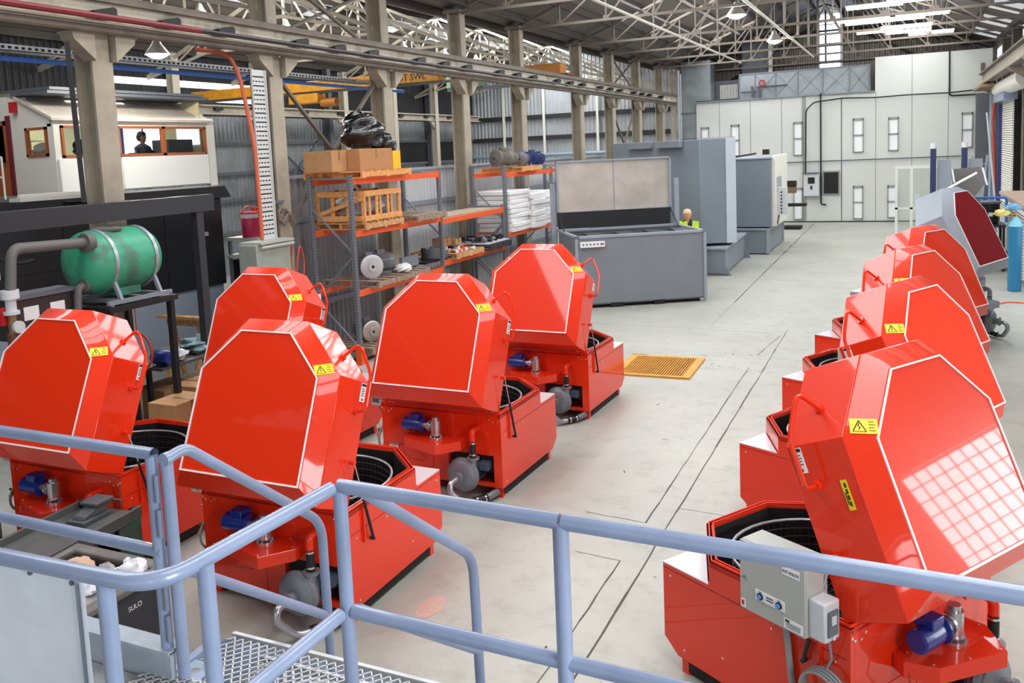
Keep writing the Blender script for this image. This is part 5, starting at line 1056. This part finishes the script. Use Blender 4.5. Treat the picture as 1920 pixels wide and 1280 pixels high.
# drums and clutter at the partition end
t = thing('storage_shelf', 'white-topped stand holding the pink drums behind the slotted tray', 'stand', (-12.4, 14.62, .18))
MB().box(-.35, .5, -.6, .5, 1.95, 2.02).box(-.35, .5, -.6, .5, 1.60, 1.66).build('shelf', PANELW, t)
for y in (-.55, .45): MB().box(.4, .46, y-.03, y+.03, -.18, 1.95).build('leg', GREYM, t); MB().box(-.32, -.26, y-.03, y+.03, -.18, 1.95).build('leg', GREYM, t)
MB().box(-.3, .3, -.5, .4, 1.1, 1.55).build('black_box', BLACK, t); MB().box(-.3, .42, -.4, .35, .4, 1.05).build('blue_box', mat('blue_crate', (24, 74, 150), .5), t)
PINK = mat('pink_drum', (226, 60, 104), .35, coat=.2)
t = thing('drum', 'tall pink drum with an orange hose over it', 'drum', (-12.2, 14.2, 2.2)); MB().lathe([(.19, 0), (.2, .02), (.2, .5), (.19, .52), (.16, .53)]).build('shell', PINK, t); MB().tube(fillet([(-.1, -.2, .5), (0, -.05, .68), (.2, .05, .5), (.22, .05, .1)], .1), .014, 6).build('hose', ORANGE, t); MB().lathe([(.202, .40), (.204, .44), (.202, .48)]).build('band', LBL, t)
t = thing('drum', 'small pink bottle with a silver cap beside the tall pink drum', 'bottle', (-12.05, 14.52, 2.2)); MB().lathe([(.09, 0), (.09, .24), (.06, .3)]).build('shell', PINK, t); MB().cyl((0, 0, .3), (0, 0, .36), .07).build('cap', ALU, t)
tag(MB().box(-12.6, -12.25, 14.7, 15.05, 2.2, 2.78).box(-12.25, -12.24, 14.75, 14.95, 2.62, 2.72).build('red_cabinet', PINKR), 'red box with a white label behind the pink drums', 'box')
t = thing('power_board', 'red tool box lid with two white sockets near the rack foot', 'sockets', (-9.0, 11.6, 0)); MB().box(-.25, .2, -.25, .25, 1.30, 1.42).build('case', PINKR, t)
for y in (-.13, .12): MB().cyl((.2, y, 1.40), (.215, y, 1.40), .085, 16).box(.2, .21, y-.1, y+.1, 1.32, 1.5).build('socket', LBL, t)
for x in (-.2, .14): MB().box(x, x+.05, -.2, .2, 0, 1.30).build('leg', GREYM, t)
# ------------------------------------------------------------------ grey wash tank with raised lid
t = thing('wash_tank', 'big grey rectangular wash tank with its aluminium lined lid standing open', 'wash tank', (-4.28, 20.7, 0), R(32.5))
L_, D_, HT = 3.07, 2.0, 1.67     # local x runs left (negative) along the front, y runs to the back
TG = mat('tank_grey', (128, 134, 142), .4, noise=.04, nscale=1.5)
b = MB().box(-L_, 0, 0, .05, .08, HT-.03).box(-L_, 0, D_-.05, D_, .08, HT-.03).box(-L_, -L_+.05, .05, D_-.05, .08, HT-.03).box(-.05, 0, .05, D_-.05, .08, HT-.03).box(-L_, 0, 0, D_, .08, .12); b.build('shell', TG, t, .005)
b = MB().box(-L_-.03, .03, -.03, .07, HT-.03, HT+.03).box(-L_-.03, .03, D_-.07, D_+.03, HT-.03, HT+.03).box(-L_-.03, -L_+.07, -.03, D_+.03, HT-.03, HT+.03).box(-.07, .03, -.03, D_+.03, HT-.03, HT+.03); b.build('rim', GREYL, t, .006)
for x in (-L_, 0): MB().box(x-.035, x+.035, -.035, .035, .02, HT-.03).build('corner_post', GREYL, t, .004)
MB().box(-L_+.05, -.05, .05, D_-.05, HT-.05, HT-.03).build('inner_deck', mat('deck_dark', (44, 46, 50), .4), t)
b = MB()
for x in (-2.5, -1.75, -1.0, -.35): b.box(x-.2, x+.22, .35, .95, HT-.03, HT+.01)
b.build('hatch', mat('hatch_dark', (58, 60, 66), .4), t, .01)
b = MB().box(-L_+.1, -.1, .1, .3, 0, .08).box(-L_+.1, -.1, D_-.3, D_-.1, 0, .08); b.box(-2.3, -2.0, -.01, D_, 0, .1).box(-1.25, -1.0, -.01, D_, 0, .1); b.build('skid', DARK, t)
MB().box(-3.0, -2.42, -.10, -.03, 1.44, 1.57).build('switch_strip', LBL, t, .003)
b = MB()
for k in range(6): b.box(-2.95+k*.085, -2.915+k*.085, -.105, -.10, 1.49, 1.53)
b.build('push_button', GREYD, t); MB().cyl((-2.47, -.10, 1.51), (-2.47, -.12, 1.51), .02).build('stop_button', PINKR, t)
# lid, hinged on the rear rim, opened upright
lx0, lx1 = -L_-.02, -.12
lid = MB().box(lx0, lx1, D_+.03, D_+.10, HT+.1, 3.42).build('lid', GREYD, t, .01)
MB().box(lx0, lx1, D_-.42, D_+.03, HT+.10, HT+.13).box(lx0, lx0+.03, D_-.42, D_+.03, HT+.1, HT+.45).box(lx1-.03, lx1, D_-.42, D_+.03, HT+.1, HT+.45).build('lid_skirt', GREYD, lid) if 0 else None
MB().box(lx0+.02, lx1-.02, D_-.02, D_+.03, HT+.04, HT+.46).build('dark_apron', mat('apron_black', (38, 40, 44), .4), lid)
MB().box(lx0+.04, lx1-.04, D_+.005, D_+.03, HT+.47, 3.38).build('liner', mat('scuffed_aluminium', (206, 200, 192), .36, .4, noise=.12, nscale=1.3, bump=.1, bscale=3), lid)
b = MB().box(lx0, lx0+.04, D_-.06, D_+.05, HT+.47, 3.42).box(lx1-.04, lx1, D_-.06, D_+.05, HT+.47, 3.42).box(lx0, lx1, D_-.06, D_+.05, 3.38, 3.42).box((lx0+lx1)/2-.015, (lx0+lx1)/2+.015, D_, D_+.006, HT+.47, 3.38).box(lx0, lx1, D_-.03, D_+.03, HT+.455, HT+.475); b.build('lid_edge', GREYL, lid)
for x in (lx0+.03, lx1-.03): MB().cyl((x, D_-.02, HT+.45), (x, D_-.65, HT+.02), .018, 8).build('gas_strut', BLACK, t)
for x in (lx0-.14, lx1+.12): MB().box(x, x+.12, D_+.05, D_+.15, .3, 2.85).build('rear_post', GREYL, t, .005)
# ------------------------------------------------------------------ person behind the tank
px, py = -5.49, 24.35
t = thing('person', 'person with short blond hair in a yellow hi-vis vest standing behind the grey tank', 'person', (px, py, 0), R(32.5)); t.scale = (1.12, 1.12, 1.06)
b = MB().use(mat('black_shirt', (26, 26, 30), .7))
b.M = Matrix.Diagonal((1, .62, 1, 1)); b.lathe([(.17, .86), (.19, .95), (.19, 1.05), (.205, 1.25), (.21, 1.38), (.17, 1.46), (.09, 1.52), (.05, 1.56)], n=20); b.M = Matrix()
b.tube([(-.2, 0, 1.42), (-.28, -.04, 1.15), (-.2, -.24, 1.05)], .05, 10, rs=[.062, .05, .04]).tube([(.2, 0, 1.42), (.28, -.04, 1.15), (.2, -.24, 1.05)], .05, 10, rs=[.062, .05, .04])
b.use(mat('work_trousers', (40, 44, 60), .8)).tube([(-.09, 0, .92), (-.10, -.02, .5), (-.11, .02, .08)], .08, 12, rs=[.105, .075, .055]).tube([(.09, 0, .92), (.10, -.02, .5), (.11, .02, .08)], .08, 12, rs=[.105, .075, .055])
b.use(BLACK)
for s in (-1, 1): b.prism([(s*.11-.05, -.17), (s*.11+.05, -.17), (s*.11+.05, .09), (s*.11-.05, .09)], 0, .1)
b.use(SKIN)
for s in (-1, 1):
    h = V((s*.2, -.26, 1.045)); b.cbox((h.x, h.y-.045, h.z), (.075, .09, .03))
    for k in range(4): x = h.x-.03+k*.02; ln = (.07, .08, .075, .06)[k]; b.tube([(x, h.y-.09, h.z), (x, h.y-.09-ln*.55, h.z-.004), (x, h.y-.09-ln, h.z-.025)], .0085, 6)
    b.tube([(h.x-s*.035, h.y-.02, h.z), (h.x-s*.06, h.y-.06, h.z-.01), (h.x-s*.058, h.y-.09, h.z-.018)], .01, 6)
head(b, (-.03, -.05, 1.65), 1.12, HAIR, SKIN, (-.6, -1)); b.build('body', parent=t)
b = MB().use(HIVIS)
for s in (-1, 1): b.prism([(s*.06, .95), (s*.235, .95), (s*.225, 1.42), (s*.13, 1.50), (s*.07, 1.50), (s*.05, 1.3)], -.17, -.135, 'y')
b.prism([(-.235, .95), (.235, .95), (.225, 1.42), (.12, 1.5), (-.12, 1.5), (-.225, 1.42)], .14, .165, 'y')
for s in (-1, 1): b.prism([(s*.13, -.17), (s*.13, .165), (s*.23, .165), (s*.23, -.17)], 1.44, 1.475).prism([(s*.22, -.14), (s*.22, .15), (s*.24, .15), (s*.24, -.14)], .95, 1.3)
b.use(mat('reflective', (226, 230, 232), .3)); b.box(-.235, -.06, -.176, -.17, 1.05, 1.09).box(.06, .235, -.176, -.17, 1.05, 1.09); b.build('hi_vis_vest', parent=t)
# ------------------------------------------------------------------ tall grey wash cabinets
t = thing('wash_cabinet', 'tall grey spray wash cabinet on a grey skid right behind the open wash tank', 'wash cabinet')
G2 = mat('cabinet_grey', (124, 134, 144), .3, coat=.25, noise=.03, nscale=1)
MB().prism([(-5.25, 24.9), (-4.36, 25.34), (-4.78, 27.8), (-8.4, 28.3), (-8.2, 26.4)], .88, 3.82).build('body', G2, t, .01)
MB().prism([(-4.58, 25.20), (-4.33, 25.32), (-4.35, 25.36), (-4.60, 25.24)], .88, 3.84).build('pale_side_panel', mat('pale_panel', (186, 196, 206), .35), t)
MB().prism([(-5.3, 24.98), (-5.25, 24.93), (-4.36, 25.38), (-4.40, 25.44)], 3.82, 3.86).build('top_trim', GREYL, t)
MB().prism([(-8.3, 24.9), (-4.56, 24.8), (-4.70, 28.9), (-8.3, 28.9)], .05, .74).build('skid', GREYM, t, .01)
MB().prism([(-8.35, 24.8), (-4.50, 24.73), (-4.64, 28.95), (-8.35, 28.95)], .74, .80).build('skid_rim', GREYL, t)
MB().prism([(-5.2, 24.75), (-4.5, 24.75), (-4.5, 24.87), (-5.2, 24.87)], 0, .05).build('foot', GREYD, t)
b = MB().at((-4.68, 28.85, 0)).prism([(-.05, 0), (.18, 0), (0, .3), (-.05, .3)], -.03, .03, 'y').at((-4.52, 24.82, 0)).prism([(-.05, 0), (.12, 0), (0, .25), (-.05, .25)], -.03, .03, 'y').at(); b.build('gusset', GREYM, t)
for k, (x, y) in enumerate(((-7.2, 25.9), (-6.2, 25.35))): MB().at((x, y-.1, 3.62), R(-26)).box(-.45, .45, -.08, .08, 0, .2).at().build('junction_tray', GREYM, t, .01)
t = thing('wash_cabinet', 'second smaller grey wash cabinet with a control tower, nearer the white wall', 'wash cabinet')
MB().box(-7.6, -3.98, 29.75, 33.2, .9, 3.12).build('body', G2, t, .01); MB().box(-7.65, -3.95, 29.7, 33.25, 3.12, 3.16).build('top_trim', GREYL, t)
MB().box(-7.6, -4.09, 29.7, 33.45, .03, .80).build('skid', GREYM, t, .01); MB().box(-7.65, -4.05, 29.65, 33.5, .80, .86).box(-4.14, -4.04, 29.66, 29.78, .03, .8).box(-4.14, -4.04, 33.4, 33.52, .03, .8).build('skid_rim', GREYL, t); MB().box(-7.4, -4.2, 29.85, 33.3, 0, .03).build('base', BLACK, t)
MB().box(-3.98, -3.86, 29.95, 33, .9, 3.22).build('side_tower', PANELW, t, .01); MB().box(-3.86, -3.85, 30.2, 31.4, 2.0, 2.5).build('window', mat('grey_vent', (160, 168, 172), .5), t)
q = MB().box(-3.86, -3.58, 30.25, 30.75, 1.25, 2.15).build('control_panel', PLAST, t, .01)
b = MB()
for k in range(7): b.cyl((-3.72, 30.25, 1.34+k*.11), (-3.72, 30.235, 1.34+k*.11), .03, 8)
b.build('push_button', BLACK, q)
MB().tube(fillet([(-3.8, 30.3, 1.25), (-3.85, 30.2, .95), (-3.92, 30.3, .9)], .08), .02, 6).build('lead', BLACK, t)
MB().box(-4.3, -4.1, 30.2, 30.4, 3.25, 3.42).tube([(-5.2, 30.0, 3.2), (-4.5, 30.2, 3.3)], .03, 6).build('top_fitting', BLACK, t)
t = thing('drill_press', 'dark machine with a brown head standing between the small cabinet and white wall', 'machine', (-4.25, 38.5, 0))
MB().box(-.8, .3, -.4, .4, 0, .12).build('base', DARK, t); MB().cyl((-.7, 0, .12), (-.7, 0, 2.0), .12).build('column', BLACK, t); MB().box(-.9, .1, -.25, .25, 1.75, 2.0).build('head', DARK, t, .02); MB().box(-.5, .1, -.25, .2, 1.5, 1.75).build('gearbox', mat('brown_casting', (112, 96, 74), .5), t); MB().box(-.6, .5, -.3, .3, .95, 1.05).build('table', DARK, t)
tag(MB().prism([(-8.95, 23.3), (-8.2, 23.9), (-8.25, 24.0), (-9.0, 23.4)], 0, 3.0).build('panel_sign', PANELW), 'white switchboard panel peeping over the tank lid beside the cabinet', 'panel')
t = thing('floor_grate', 'yellow painted steel drain grate lying on the concrete floor', 'grate', (-3.74, 14.26, 0), R(1.5))
b = MB(); W_, H_ = .64, .69
b.box(-W_, W_, -H_, -H_+.08, 0, .03).box(-W_, W_, H_-.08, H_, 0, .03).box(-W_, -W_+.13, -H_+.08, H_-.08, 0, .03).box(W_-.13, W_, -H_+.08, H_-.08, 0, .03).build('frame', YELS, t, .003)
b = MB()
for k in range(24): x = -W_+.155+k*(2*W_-.31)/23; b.box(x-.008, x+.008, -H_+.07, H_-.07, 0, .026)
b.build('bar', YELS, t, smooth=False); MB().box(-W_+.13, W_-.13, -H_+.08, H_-.08, .0008, .004).build('pit', DARK, t)
MB().tube(fillet([(-W_+.02, H_-.1, .01), (-W_-.02, H_+.03, .02), (-W_+.25, H_+.03, .02)], .06), .012, 6).build('lifting_ring', GREYD, t)
# ------------------------------------------------------------------ right side clutter at the doors
t = thing('gas_cylinder', 'tall blue gas cylinder standing by the right-hand bench', 'gas cylinder', (2.25, 23.3, 0))
MB().lathe([(.13, 0), (.145, .02), (.145, 1.5)], n=22).build('body', mat('cylinder_blue', (32, 120, 164), .35, coat=.3), t); MB().lathe([(.145, 1.5), (.12, 1.6), (.06, 1.68), (.04, 1.72)], n=22).build('shoulder', mat('cylinder_aqua', (126, 204, 222), .35), t); MB().cyl((0, 0, 1.72), (0, 0, 1.8), .03).cyl((0, 0, 1.78), (-.12, -.02, 1.78), .04).build('valve', mat('brass', (0, 0, 0)), t)
blob('rags', mat('pale_blue_rag', (120, 170, 210), .7), (2.2, 23.35, 1.93), (.34, .26, .16), 'pale blue cloth draped on top of the gas cylinder', 'cloth', 31, amp=.2)
blob('rags', mat('yellow_rag', (222, 206, 130), .7), (1.98, 23.3, 1.80), (.3, .2, .18), 'yellow and white rag hanging beside the gas cylinder top', 'cloth', 33, amp=.25)
t = thing('bin', 'black lidded bin standing on the blue trolley by the right wall', 'bin', (2.0, 26.85, 0)); MB().lathe([(.2, 1.235), (.23, 1.75), (.24, 1.78)], n=18).build('tub', BLACK, t); MB().lathe([(.26, 1.78), (.26, 1.83), (.1, 1.86)], n=18).build('lid', GREYD, t); MB().box(-.05, .05, -.235, -.225, 1.45, 1.55).build('label', LBL, t)
t = thing('trolley', 'dark trolley with a bright blue push bar behind the grey and maroon washer', 'trolley', (1.85, 27.0, 0)); MB().box(-.55, .5, -.5, .5, 1.17, 1.23).box(-.6, .6, -.5, .5, .4, .45).build('shelf', mat('navy_steel', (36, 44, 66), .4), t); MB().tube(fillet([(-.7, -.5, 1.3), (-.7, -.5, 1.95), (.5, -.5, 1.95), (.5, -.5, 1.3)], .08), .035, 8).build('push_bar', mat('blue_pipe', (0, 0, 0)), t)
for x in (-.5, .45):
    for y in (-.45, .45): MB().box(x-.03, x+.03, y-.03, y+.03, .1, 1.17).cyl((x-.02, y, .08), (x+.02, y, .08), .08).build('leg', BLACK, t)
t = thing('side_bench', 'timber topped bench along the right-hand wall', 'bench', (2.85, 26.6, 0)); MB().box(-.42, .36, -3.2, 3, 1.86, 1.94).build('top', mat('bench_timber', (176, 152, 134), .6, noise=.12), t); MB().box(-.4, .3, -3.0, 2.9, .2, 1.8).build('louvred_front', PANELW, t)
b = MB()
for k in range(20): b.box(-.41, -.4, -2.95, 2.85, .25+k*.075, .275+k*.075)
b.build('louvre', GREYD, t)
for y in (-2.9, 2.8): MB().box(-.35, .25, y-.05, y+.05, 0, .2).build('foot', GREYD, t)
tag(MB().box(2.65, 3.0, 23.6, 24.0, 1.94, 2.0).box(2.6, 2.85, 24.2, 24.6, 1.94, 1.99).build('hand_tool', BROWN), 'dark tools lying on the right-hand bench', 'tool')
t = thing('roller_door', 'white roller shutter with blue jamb in the right-hand wall', 'door', (3.1, 35.6, 0)); b = MB()
for k in range(60): b.cyl((0, -2.2, .05+k*.078), (0, 1.2, .05+k*.078), .035, 6)
b.build('shutter', PANELW, t); MB().box(-.14, .1, 1.2, 1.35, 0, 4.6).build('jamb', mat('jamb_blue', (44, 52, 110), .4), t); MB().box(-.3, .1, -2.4, 1.6, 4.68, 4.95).build('lintel', RAILB, t)
tag(MB().cyl((3.0, 29.0, 5.15), (3.0, 36.9, 5.15), .27, 22).build('white_duct', PANELW), 'white round duct along the upper right wall', 'duct')
t = thing('crane_runway_beam', 'short cream crane runway beam high on the right-hand side', 'beam', (2.62, 0, 0)); MB().box(-.02, .02, 3, 39.5, 5.45, 5.85).build('web', CREAM, t); MB().box(-.14, .14, 3, 39.5, 5.85, 5.89).box(-.14, .14, 3, 39.5, 5.42, 5.45).build('flange', BROWN, t)
b = MB()
for y in (16, 19.65, 24.8, 28.3, 39.2): b.prism([(-.2, 5.42), (.72, 5.42), (.72, 4.9), (.5, 4.9)], y-.08, y+.08, 'y')
b.build('bracket', CREAM, t); MB().box(-.3, .6, 36, 39.8, 5.25, 5.35).build('timber_packing', mat('stained_packing', (150, 124, 96), .6, noise=.2), t)
cable('red_hose', [(2.85, 36.9, 4.9), (2.8, 37.1, 4.0), (2.85, 37.05, 3.0), (2.9, 37.1, 2.2), (2.9, 37.1, .02)], .05, mat('red_hose', (0, 0, 0)), 'red hose hanging down beside the roller door jamb', 'hose')
cable('orange_cable', [(3.2, 38, 4.0), (3.15, 37.9, 3.0), (3.2, 37.7, 2.0), (3.2, 37.5, .03)], .03, ORANGE, 'orange cable hanging in the corner by the last right column', 'cable')
t = thing('step_ladder', 'grey aluminium step ladder leaning by the right-hand column', 'ladder', (2.05, 33.5, 0))
for x in (-.2, .25): MB().bar((x-.2, -.3, 0), (x+.12, .3, 2.9), .07, .03).build('stile', GREYM, t)
for k in range(9): f = (k+1)/10; MB().bar((-.4+.32*f, -.3+.6*f, 2.9*f), (.05+.32*f, -.3+.6*f, 2.9*f), .05, .03).build('rung', GALV, t)
tag(MB().cyl((2.75, 33.2, 0), (2.35, 33.4, 4.3), .03, 8).build('steel_pole', PLAST), 'pale pole leaning against the right wall above a red band', 'pole')
tag(MB().cyl((2.9, 39, 0), (2.9, 39, 5.4), .07, 8).cyl((3.05, 39.5, 0), (3.05, 39.5, 5.0), .05, 8).build('riser_pipe', mat('blue_grey_pipe', (0, 0, 0))), 'blue-grey riser pipes in the right-hand corner', 'pipe')
tag(MB().box(2.5, 3.3, 40.9, 41.3, 0, 5.2).build('corner_post', GREYD), 'dark grey steel post closing the right end of the white wall', 'post')
# twin post machine with stainless hopper
t = thing('lift_machine', 'two navy posts with white caps holding a stainless hopper behind the maroon-topped washer', 'machine')
NAVY = mat('navy_post', (50, 58, 96), .4)
for x in (.62, 1.34):
    p_ = MB().box(x-.07, x+.07, 25.93, 26.07, 0, 3.3).build('post', NAVY, t, .01); MB().cyl((x, 26, 3.3), (x, 26, 3.44), .07, 14).build('cap', LBL, p_)
    MB().prism([(26.0, 2.0), (26.4, 2.0), (26.4, 2.75), (26.05, 3.0)], x+.10, x+.42, 'x').build('side_cover', GREYL, t)
HOP = mat('hopper_steel', (150, 146, 144), .3, .8)
b = MB().prism([(1.0, 2.80), (1.62, 2.84), (1.72, 2.42), (1.45, 2.05), (1.05, 2.2)], 24.6, 24.62, 'y').prism([(1.0, 2.80), (1.05, 2.2), (1.45, 2.05), (1.43, 2.03), (1.03, 2.17), (.97, 2.8)], 24.0, 24.62, 'y'); b.box(1.0, 1.5, 24.0, 25.9, 2.0, 2.06); b.build('hopper', HOP, t)
MB().bar((.85, 23.9, 2.35), (1.5, 24.1, 2.72), .05).build('hopper_arm', CHROME, t); MB().bar((.98, 23.98, 2.82), (1.03, 23.98, 2.5), .04).bar((1.62, 23.98, 2.84), (1.72, 23.98, 2.42), .04).build('hopper_trim', LBL, t)
MB().box(.5, 1.7, 25.8, 26.3, 0, .12).build('base', NAVY, t)
t = thing('glass_booth', 'pale green glass sided booth against the white wall', 'booth', (0, 36, 0))
for x in (-.35, .15, 1.1): MB().box(x-.05, x+.05, -.05, .05, 0, 2.5).build('frame_post', mat('booth_green', (220, 226, 220), .4), t)
MB().box(-.4, 1.15, -.06, .06, 2.45, 2.55).box(-.4, 1.15, -.05, .05, .95, 1.02).build('frame_rail', mat('booth_green', (0, 0, 0)), t); MB().box(-.3, 1.1, -.01, .01, .05, 2.45).build('pane', mat('booth_glass', (242, 248, 244), .05, trans=1), t); MB().box(.25, .42, -.16, -.06, 1.25, 1.5).build('lock_box', PLAST, t)
cable('orange_cable', [(1.3, 21.9, .015), (1.7, 21.3, .015), (2.0, 21.7, .015), (2.6, 21.5, .015), (3.3, 21.6, .015)], .015, ORANGE, 'orange cable lying on the floor beyond the right row', 'cable')
t = thing('support_stand', 'dark steel stand on the floor behind the maroon-topped washer', 'stand', (1.9, 20.9, 0)) if 0 else None
# ------------------------------------------------------------------ left foreground clutter
t = thing('waste_tub', 'black plastic tub of rubbish below the walkway', 'tub', (-5.43, 4.12, 0))
o_, i_ = [(-.48, -.42), (.48, -.42), (.48, .42), (-.48, .42)], [(-.42, -.36), (.42, -.36), (.42, .36), (-.42, .36)]
TUBM = mat('tub_black', (52, 54, 60), .5)
MB().ring(o_, i_, .05, .74).box(-.45, .45, -.39, .39, .03, .07).build('tub', TUBM, t, .02)
MB().ring([(-.52, -.46), (.52, -.46), (.52, .46), (-.52, .46)], [(-.42, -.36), (.42, -.36), (.42, .36), (-.42, .36)], .72, .78).build('rim', mat('rim_grey', (112, 110, 106), .6, noise=.15), t, .02)
for x in (-.4, .4):
    for y in (-.35, .35): MB().cyl((x, y-.02, .03), (x, y+.02, .03), .03).build('wheel', BLACK, t)
text('SULO', .05, (.481, .12, .60), (R(90), 0, R(90)), LBL, t, 'tub_lettering')
ITEMS = [('paper_bag', 'crumpled brown paper in the rubbish tub', (202, 168, 138), (-5.55, 4.25, .72), (.34, .3, .2)), ('paper', 'white crumpled paper at the right end of the rubbish tub', (232, 232, 238), (-5.15, 4.40, .74), (.22, .2, .2)), ('paper', 'second white scrap beside the brown paper', (226, 228, 236), (-5.3, 4.15, .72), (.22, .2, .16)),
         ('packet', 'bright green packet in the rubbish tub', (110, 220, 60), (-5.35, 3.83, .74), (.14, .14, .12)), ('packet', 'navy and white packet at the near end of the tub', (36, 44, 130), (-5.10, 3.80, .74), (.2, .16, .12)), ('rubbish', 'grey shredded scraps filling the rubbish tub', (150, 146, 142), (-5.4, 4.1, .58), (.8, .68, .26)), ('can', 'dented silver can in the rubbish tub', (176, 170, 168), (-5.3, 4.32, .76), (.13, .12, .13))]
for i, (n, lb, c, p_, d_) in enumerate(ITEMS): blob(n, mat('rub_%d' % i, c, .6, bump=.5, bscale=18), p_, d_, lb, n.replace('_', ' '), 40+i, 22, 14, .16)
t = thing('vice_trolley', 'dark green-grey trolley with a grey vice on its end', 'trolley', (-6.25, 4.70, 0), R(95))
TR = mat('trolley_grey', (82, 86, 84), .5, noise=.15); TG2 = mat('trolley_green', (46, 104, 84), .5, dirt=(70, 76, 72), nscale=4)
MB().box(-.55, .55, -.30, .30, .70, .74).box(-.55, .55, -.33, -.30, .70, .80).box(-.55, .55, .30, .33, .70, .80).box(-.55, .55, -.30, .30, .2, .24).build('tray', TR, t, .005); MB().box(.3, .55, -.31, -.29, .3, .7).box(-.5, .5, .28, .30, .24, .7).build('side_sheet', TG2, t)
for x in (-.5, .5):
    for y in (-.28, .28): MB().box(x-.025, x+.025, y-.025, y+.025, .06, .8).cyl((x, y-.02, .05), (x, y+.02, .05), .05).build('leg', BLACK, t)
v_ = MB().box(.15, .45, -.08, .12, .74, .78).prism([(.18, .78), (.42, .78), (.46, .86), (.34, .88), (.30, .83), (.2, .81)], -.05, .08, 'y').build('vice', mat('vice_grey', (84, 88, 92), .45), t, .006); MB().box(.30, .50, -.08, .11, .86, .885).cyl((.56, -.10, .82), (.56, .12, .82), .01).cyl((.42, .02, .82), (.58, .02, .82), .02).build('vice_jaw', mat('vice_grey', (0, 0, 0)), v_, .005)
t = thing('hose_reel', 'green hose reel with a chrome rim at the lower left edge', 'reel', (-6.38, 3.85, 0), R(-50))
MB().torus((0, 0, .86), .26, .012, 'x', 30).torus((.12, 0, .86), .26, .012, 'x', 30).build('rim', CHROME, t); MB().cyl((.01, 0, .86), (.11, 0, .86), .23, 26).build('hose', mat('green_hose', (24, 110, 84), .35), t); MB().torus((.115, 0, .86), .17, .012, 'x', 26).build('inner_ring', mat('mint_ring', (60, 214, 170), .35), t); MB().box(.03, .09, -.05, .05, 0, .7).box(-.1, .2, -.2, .2, 0, .04).build('stand', BLACK, t)
t = thing('machine_cover', 'black cylindrical unit with grey hose loops left of the far left washer', 'machine', (-8.35, 5.2, 0)); MB().cyl((0, 0, 0), (0, 0, 1.05), .33, 20).build('body', BLACK, t)
b = MB()
for k in range(3): b.torus((.2, -.15-.03*k, .75-.02*k), .16, .014, 'y', 22)
b.build('hose_loop', GREYM, t)
tag(MB().box(-5.9, -5.65, 4.9, 5.02, 0, .3).build('red_jerrycan', PINKR, bevel=.02), 'small red container behind the rubbish tub', 'container')
blob('white_bag', PLAST, (-.35, 3.45, .45), (.5, .4, .9), 'white bag top just showing at the bottom edge below the near right washer', 'bag', 50, amp=.1)
